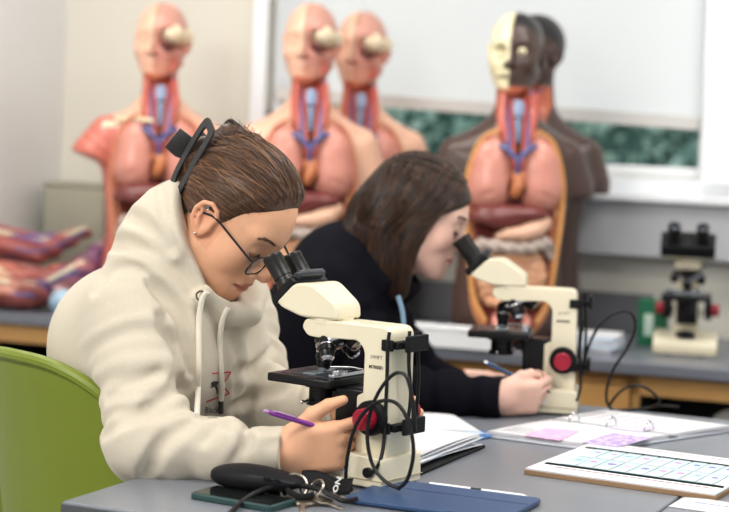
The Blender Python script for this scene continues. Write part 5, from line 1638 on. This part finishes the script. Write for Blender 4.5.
    if kind == 'dark':
        m = MB(); m.ball(H((.074, .0315, .010)), .0128); tag(m.build('eye', TM['bone'], t), 'white glass eye')
        m = MB(); m.ball(H((.0855, .0325, .009)), .0045); tag(m.build('pupil', TM['dark'], t), 'dark pupil')
        ob = [x for x in bpy.data.objects if x.parent == t and x.name.startswith('eye')][0]
    else:
        bf = lambda p: smin(sd_ell(p, H((.026, .042, .030)), (.036, .046, .034), Matrix.Rotation(R(-18), 3, 'Z')), sd_ell(p, H((-.03, .054, .024)), (.036, .034, .032)), .02)+.0025*np.sin(p[:, 0]*260)*np.sin(p[:, 2]*240+p[:, 1]*200)
        key = 'brain'
        if key not in organ_mesh:
            v, q = mesh_sdf(bf, (-.13, -.16, .76), (.14, .12, .90), .005); o = np_mesh('brain', v, q, TM['brain'], t); organ_mesh[key] = o.data
        else:
            o = bpy.data.objects.new('brain', organ_mesh[key]); C.objects.link(o); o.parent = t
        m = MB(); m.ball(H((.068, .032, -.004)), .011); m.build('eye', TM['liver'], t)
        m = MB()
        for k in range(3): m.tube([H((.055, .045+.008*k, -.03)), H((.045, .056, -.055-.008*k)), H((.05, .045, -.085))], [.004, .009, .004], 8, smooth=4)
        m.build('jaw_muscle', TM['muscle'], t)
    return t

def on_bench(px, d): 
    q = P(px, 300, d); return V((q.x, q.y, TABLE_Z))
def depth_bench(px, u):                      # depth of the bench line (u behind its front edge) at a pixel column
    a = (px-364.5+.04*60)/FPX; o = BENCH0+RU*u; t = (a*o.y-o.x)/(RV.x-a*RV.y); return (o+RV*t).y
tP = make_torso('pink', 'pink torso model in the middle, between the two students, front one of its pair', on_bench(301, depth_bench(301, .21)), R(6))
tP2 = copy_tree(tP); tP2['label'] = 'pink torso model standing half hidden behind the middle one, right shoulder showing'
tP2.location = on_bench(352, depth_bench(352, .49)); tP2.rotation_euler = (0, 0, R(2))
tL = make_torso('muscle', 'torso model with a red muscular arm stump standing furthest left behind the cream sweatshirt', on_bench(152, depth_bench(152, .24)), R(8))
tD = make_torso('dark', 'dark-skinned torso model with a half skull face, front one of its pair', on_bench(507, depth_bench(507, .21)), R(2))
tD2 = copy_tree(tD); tD2['label'] = 'dark-skinned torso model standing behind the half skull one, only its right edge showing'
tD2.location = on_bench(528, depth_bench(528, .49)); tD2.rotation_euler = (0, 0, R(-30))
for t_, k_ in ((tP, .985), (tP2, .985), (tL, .982), (tD, .968), (tD2, .985)): t_.scale = (k_, k_, k_)
# ---------------------------------------------------------------- clutter on the bench
def limb_model(label, pts, rs, loc_px, d, cols, twist, seed):
    base = on_bench(*loc_px) if not hasattr(loc_px, 'z') else loc_px
    t = thing('muscle_model', label, 'anatomical model', base, 0, 'heap of muscle models on the left of the bench')
    def fn(p):
        x = sd_path(p, pts, rs); return x+.005*np.sin((p[:, 0]*.5+p[:, 1]+p[:, 2]*1.4)*85+seed)+.006*vnoise(p, 16, seed)
    def col(v):
        n = vnoise(v*np.array([.6, 1.5, 2.2], dtype=f32), 22, seed+5)
        c = np.tile(np.array(s2l(*cols[0]), dtype=f32), (len(v), 1))
        c[n > .1] = np.array(s2l(*cols[1]), dtype=f32); c[n > .50] = np.array(s2l(*cols[2]), dtype=f32); c[n < -.65] = np.array(s2l(*cols[3]), dtype=f32)
        return c
    lo = [min(p[i] for p in pts)-.14 for i in range(3)]; hi = [max(p[i] for p in pts)+.14 for i in range(3)]
    v, q = mesh_sdf(fn, lo, hi, .007); o = np_mesh('muscles', v, q, M_tskin, t, None, col(v))
    m = MB(); m.tube([V(p)+V((0, -rs[i]*.95, rs[i]*(.2+.3*math.sin(i*1.7+seed)))) for i, p in enumerate(pts)], .005, 8, smooth=4); m.build('vein', TM['vein'], t)
    m = MB(); m.tube([V(p)+V((0, -rs[i]*(.62+.2*math.sin(i*2)), rs[i]*.70)) for i, p in enumerate(pts)], .007, 8, smooth=4); m.build('tendon', TM['bone'], t)
    m = MB(); m.lathe(V(pts[0])-(V(pts[1])-V(pts[0])).normalized()*rs[0]*.8, V(pts[1])-V(pts[0]), [(.018, -.02), (.020, 0), (.02, .02)], 14); m.build('bone_end', TM['bone'], t)
    return t
dL = depth_bench(30, .30)
pal = [(150, 74, 66), (186, 108, 92), (214, 170, 140), (96, 72, 118)]
limb_model('long red leg muscle model with a cream tendon lying across the front of the heap', [(-.30, 0, .055), (-.12, -.01, .075), (.04, 0, .065), (.17, .01, .10)], [.050, .058, .05, .035], (22, dL-.10), 0, pal, 1, 3)
limb_model('reddish purple muscle model lying on top of the heap and pointing up to the right', [(-.26, .04, .165), (-.10, .03, .180), (.06, .0, .165), (.20, .0, .225)], [.046, .054, .044, .018], (20, dL), 0, [(166, 88, 84), (196, 124, 112), (226, 196, 168), (110, 80, 130)], 1, 8)
limb_model('purple veined muscle model at the right end of the heap', [(-.02, 0, .045), (.06, 0, .085), (.12, .02, .13), (.15, .03, .19)], [.040, .050, .042, .022], (48, dL-.16), 0, [(128, 78, 112), (164, 100, 104), (200, 150, 150), (84, 74, 140)], 1, 13)
limb_model('dark muscle model at the far left under the others', [(-.20, 0, .05), (-.05, 0, .055), (.10, 0, .05)], [.045, .05, .04], (4, dL-.24), 0, [(122, 58, 56), (150, 80, 74), (190, 130, 110), (80, 56, 96)], 1, 21)
ct = thing('plastic_bag', 'small pale blue plastic bag at the right foot of the muscle heap', 'bag', on_bench(66, depth_bench(66, .10)))
v, q = mesh_sdf(lambda p: sd_ell(p, (0, 0, .030), (.045, .04, .034))+.010*vnoise(p, 38, 2), (-.09, -.09, -.01), (.09, .09, .10), .006)
v[:, 2] = np.maximum(v[:, 2], .001); np_mesh('film', v, q, mat('pale_blue_film', s2l(170, 200, 222), .3), ct)
# clear tank against the wall
tk = thing('storage_tank', 'cloudy plastic tank standing against the wall behind the muscle heap', 'tank', on_bench(80, depth_bench(80, .58)), RA)
M_tank = mat('cloudy_plastic', s2l(216, 214, 198), .35, trans=.6, noise=.08, nscale=10)
m = MB(); w_, d_, h_ = .105, .07, .36
for a in ((-w_, 0, .004, 2*d_), (w_, 0, .004, 2*d_)): m.box((a[0], 0, h_/2), (.005, 2*d_, h_))
m.box((0, -d_, h_/2), (2*w_, .005, h_)); m.box((0, d_, h_/2), (2*w_, .005, h_)); m.box((0, 0, .004), (2*w_, 2*d_, .006)); m.build('shell', M_tank, tk, bevel=.001)
m = MB(); m.box((0, -d_, h_), (2*w_+.014, .012, .014)); m.box((0, d_, h_), (2*w_+.014, .012, .014)); m.box((-w_, 0, h_), (.012, 2*d_, .014)); m.box((w_, 0, h_), (.012, 2*d_, .014)); m.build('rim', mat('tank_rim', s2l(150, 150, 132), .4), tk, bevel=.002)
m = MB(); m.box((0, 0, .07), (2*w_-.02, 2*d_-.02, .12)); m.build('contents', mat('tank_content', s2l(176, 172, 140), .8, noise=.2, nscale=30), tk, bevel=.01)
# green box, papers, long white box
gb = thing('box', 'green box with a white label standing beside the rear microscope', 'box', on_bench(654, 4.86), R(-14))
m = MB(); m.box((0, 0, .064), (.082, .05, .128)); m.build('carton', mat('green_carton', s2l(20, 104, 72), .45), gb, bevel=.002)
m = MB(); m.box((-.010, -.0255, .060), (.026, .0008, .062)); tag(m.build('box_label', mat('label_pale', s2l(190, 214, 200), .6), gb), 'pale label')
m = MB(); m.box((0, 0, .1288), (.078, .046, .002)); m.build('lid', mat('green_lid', s2l(30, 122, 86), .45), gb)
pp = thing('paper_stack', 'pale blue papers piled on the bench right of the half skull torso', 'papers', on_bench(594, 4.72), R(-20))
rr = random.Random(9)
for k in range(5):
    m = MB(); m.box((rr.uniform(-.01, .01), rr.uniform(-.01, .01), .006+.009*k), (.15, .11, .008), rz=rr.uniform(-.2, .2)); m.build('sheet_pile', M_paperblue if k % 2 else M_paper, pp, bevel=.001)
q = P(455, 345, depth_bench(455, .045))
wt = thing('tray', 'long white plastic tray on the bench edge behind the second microscope stage', 'tray', V((q.x-.06, q.y, TABLE_Z)), RA)
M_wp = mat('white_plastic', s2l(226, 228, 230), .35)
m = MB(); m.box((0, 0, .004), (.36, .07, .006)); m.build('bottom', M_wp, wt)
m = MB(); m.box((0, -.035, .026), (.36, .004, .05)); m.box((0, .035, .026), (.36, .004, .05)); m.box((-.18, 0, .026), (.004, .07, .05)); m.box((.18, 0, .026), (.004, .07, .05)); m.build('side_wall', M_wp, wt, bevel=.001)
m = MB(); m.tube([(-.18, -.036, .051), (.18, -.036, .051), (.18, .036, .051), (-.18, .036, .051)], .004, 8, closed=True); m.build('rim', M_wp, wt)
# ---------------------------------------------------------------- camera, light
cam = bpy.data.cameras.new('camera'); co = bpy.data.objects.new('camera', cam); C.objects.link(co)
co.location = (0, 0, CAM_Z); co.rotation_euler = (PI/2, 0, 0)
co.rotation_euler = (Matrix.Rotation(PI/2, 3, 'X') @ Matrix.Rotation(ROLL, 3, 'Z')).to_euler()
cam.sensor_width = 36; cam.lens = FPX/729*36
cam.shift_x = -HZ*math.sin(ROLL)/729; cam.shift_y = -HZ*math.cos(ROLL)/729
cam.dof.use_dof = True; cam.dof.focus_distance = 2.86; cam.dof.aperture_fstop = 2.9
cam.clip_start = .05
bpy.context.scene.camera = co

w = bpy.data.worlds.new('sky'); bpy.context.scene.world = w; w.use_nodes = True
nt = w.node_tree; bg = nt.nodes['Background']
bg.inputs[0].default_value = (.93, .97, 1.0, 1); bg.inputs[1].default_value = .45
def area(name, loc, target, sx, sy, power, col=(1, 1, 1)):
    l = bpy.data.lights.new(name, 'AREA'); l.shape = 'RECTANGLE'; l.size = sx; l.size_y = sy; l.energy = power; l.color = col
    o = bpy.data.objects.new(name, l); C.objects.link(o); o.location = loc
    o.rotation_euler = (V(target)-V(loc)).to_track_quat('-Z', 'Y').to_euler(); return o
area('ceiling_lamp', (-1.9, 1.2, 2.7), (-.5, 2.8, .9), 2.0, 1.2, 84, (1, .96, .9))
area('ceiling_lamp', (.9, 2.2, 2.7), (.8, 2.4, 0), 1.2, .6, 22, (1, .97, .93))
area('ceiling_lamp', (-.9, 4.2, 2.72), (-.9, 4.6, 0), 1.4, .8, 24, (1, .95, .88))
area('ceiling_lamp', (1.0, 3.9, 2.72), (1.0, 4.1, 0), 1.2, .6, 14, (1, .97, .93))
sun = bpy.data.lights.new('sun', 'SUN'); sun.energy = 7.5; sun.angle = R(8); sun.color = (1, .97, .92)
so = bpy.data.objects.new('sun', sun); C.objects.link(so)
so.rotation_euler = (V((.25, -.55, -.8))).to_track_quat('-Z', 'Y').to_euler()

vs = bpy.context.scene.view_settings
vs.view_transform = 'Standard'; vs.look = 'None'; vs.gamma = 1.0; vs.exposure = 0.66; vs.use_curve_mapping = False
bpy.context.scene.cycles.use_denoising = True
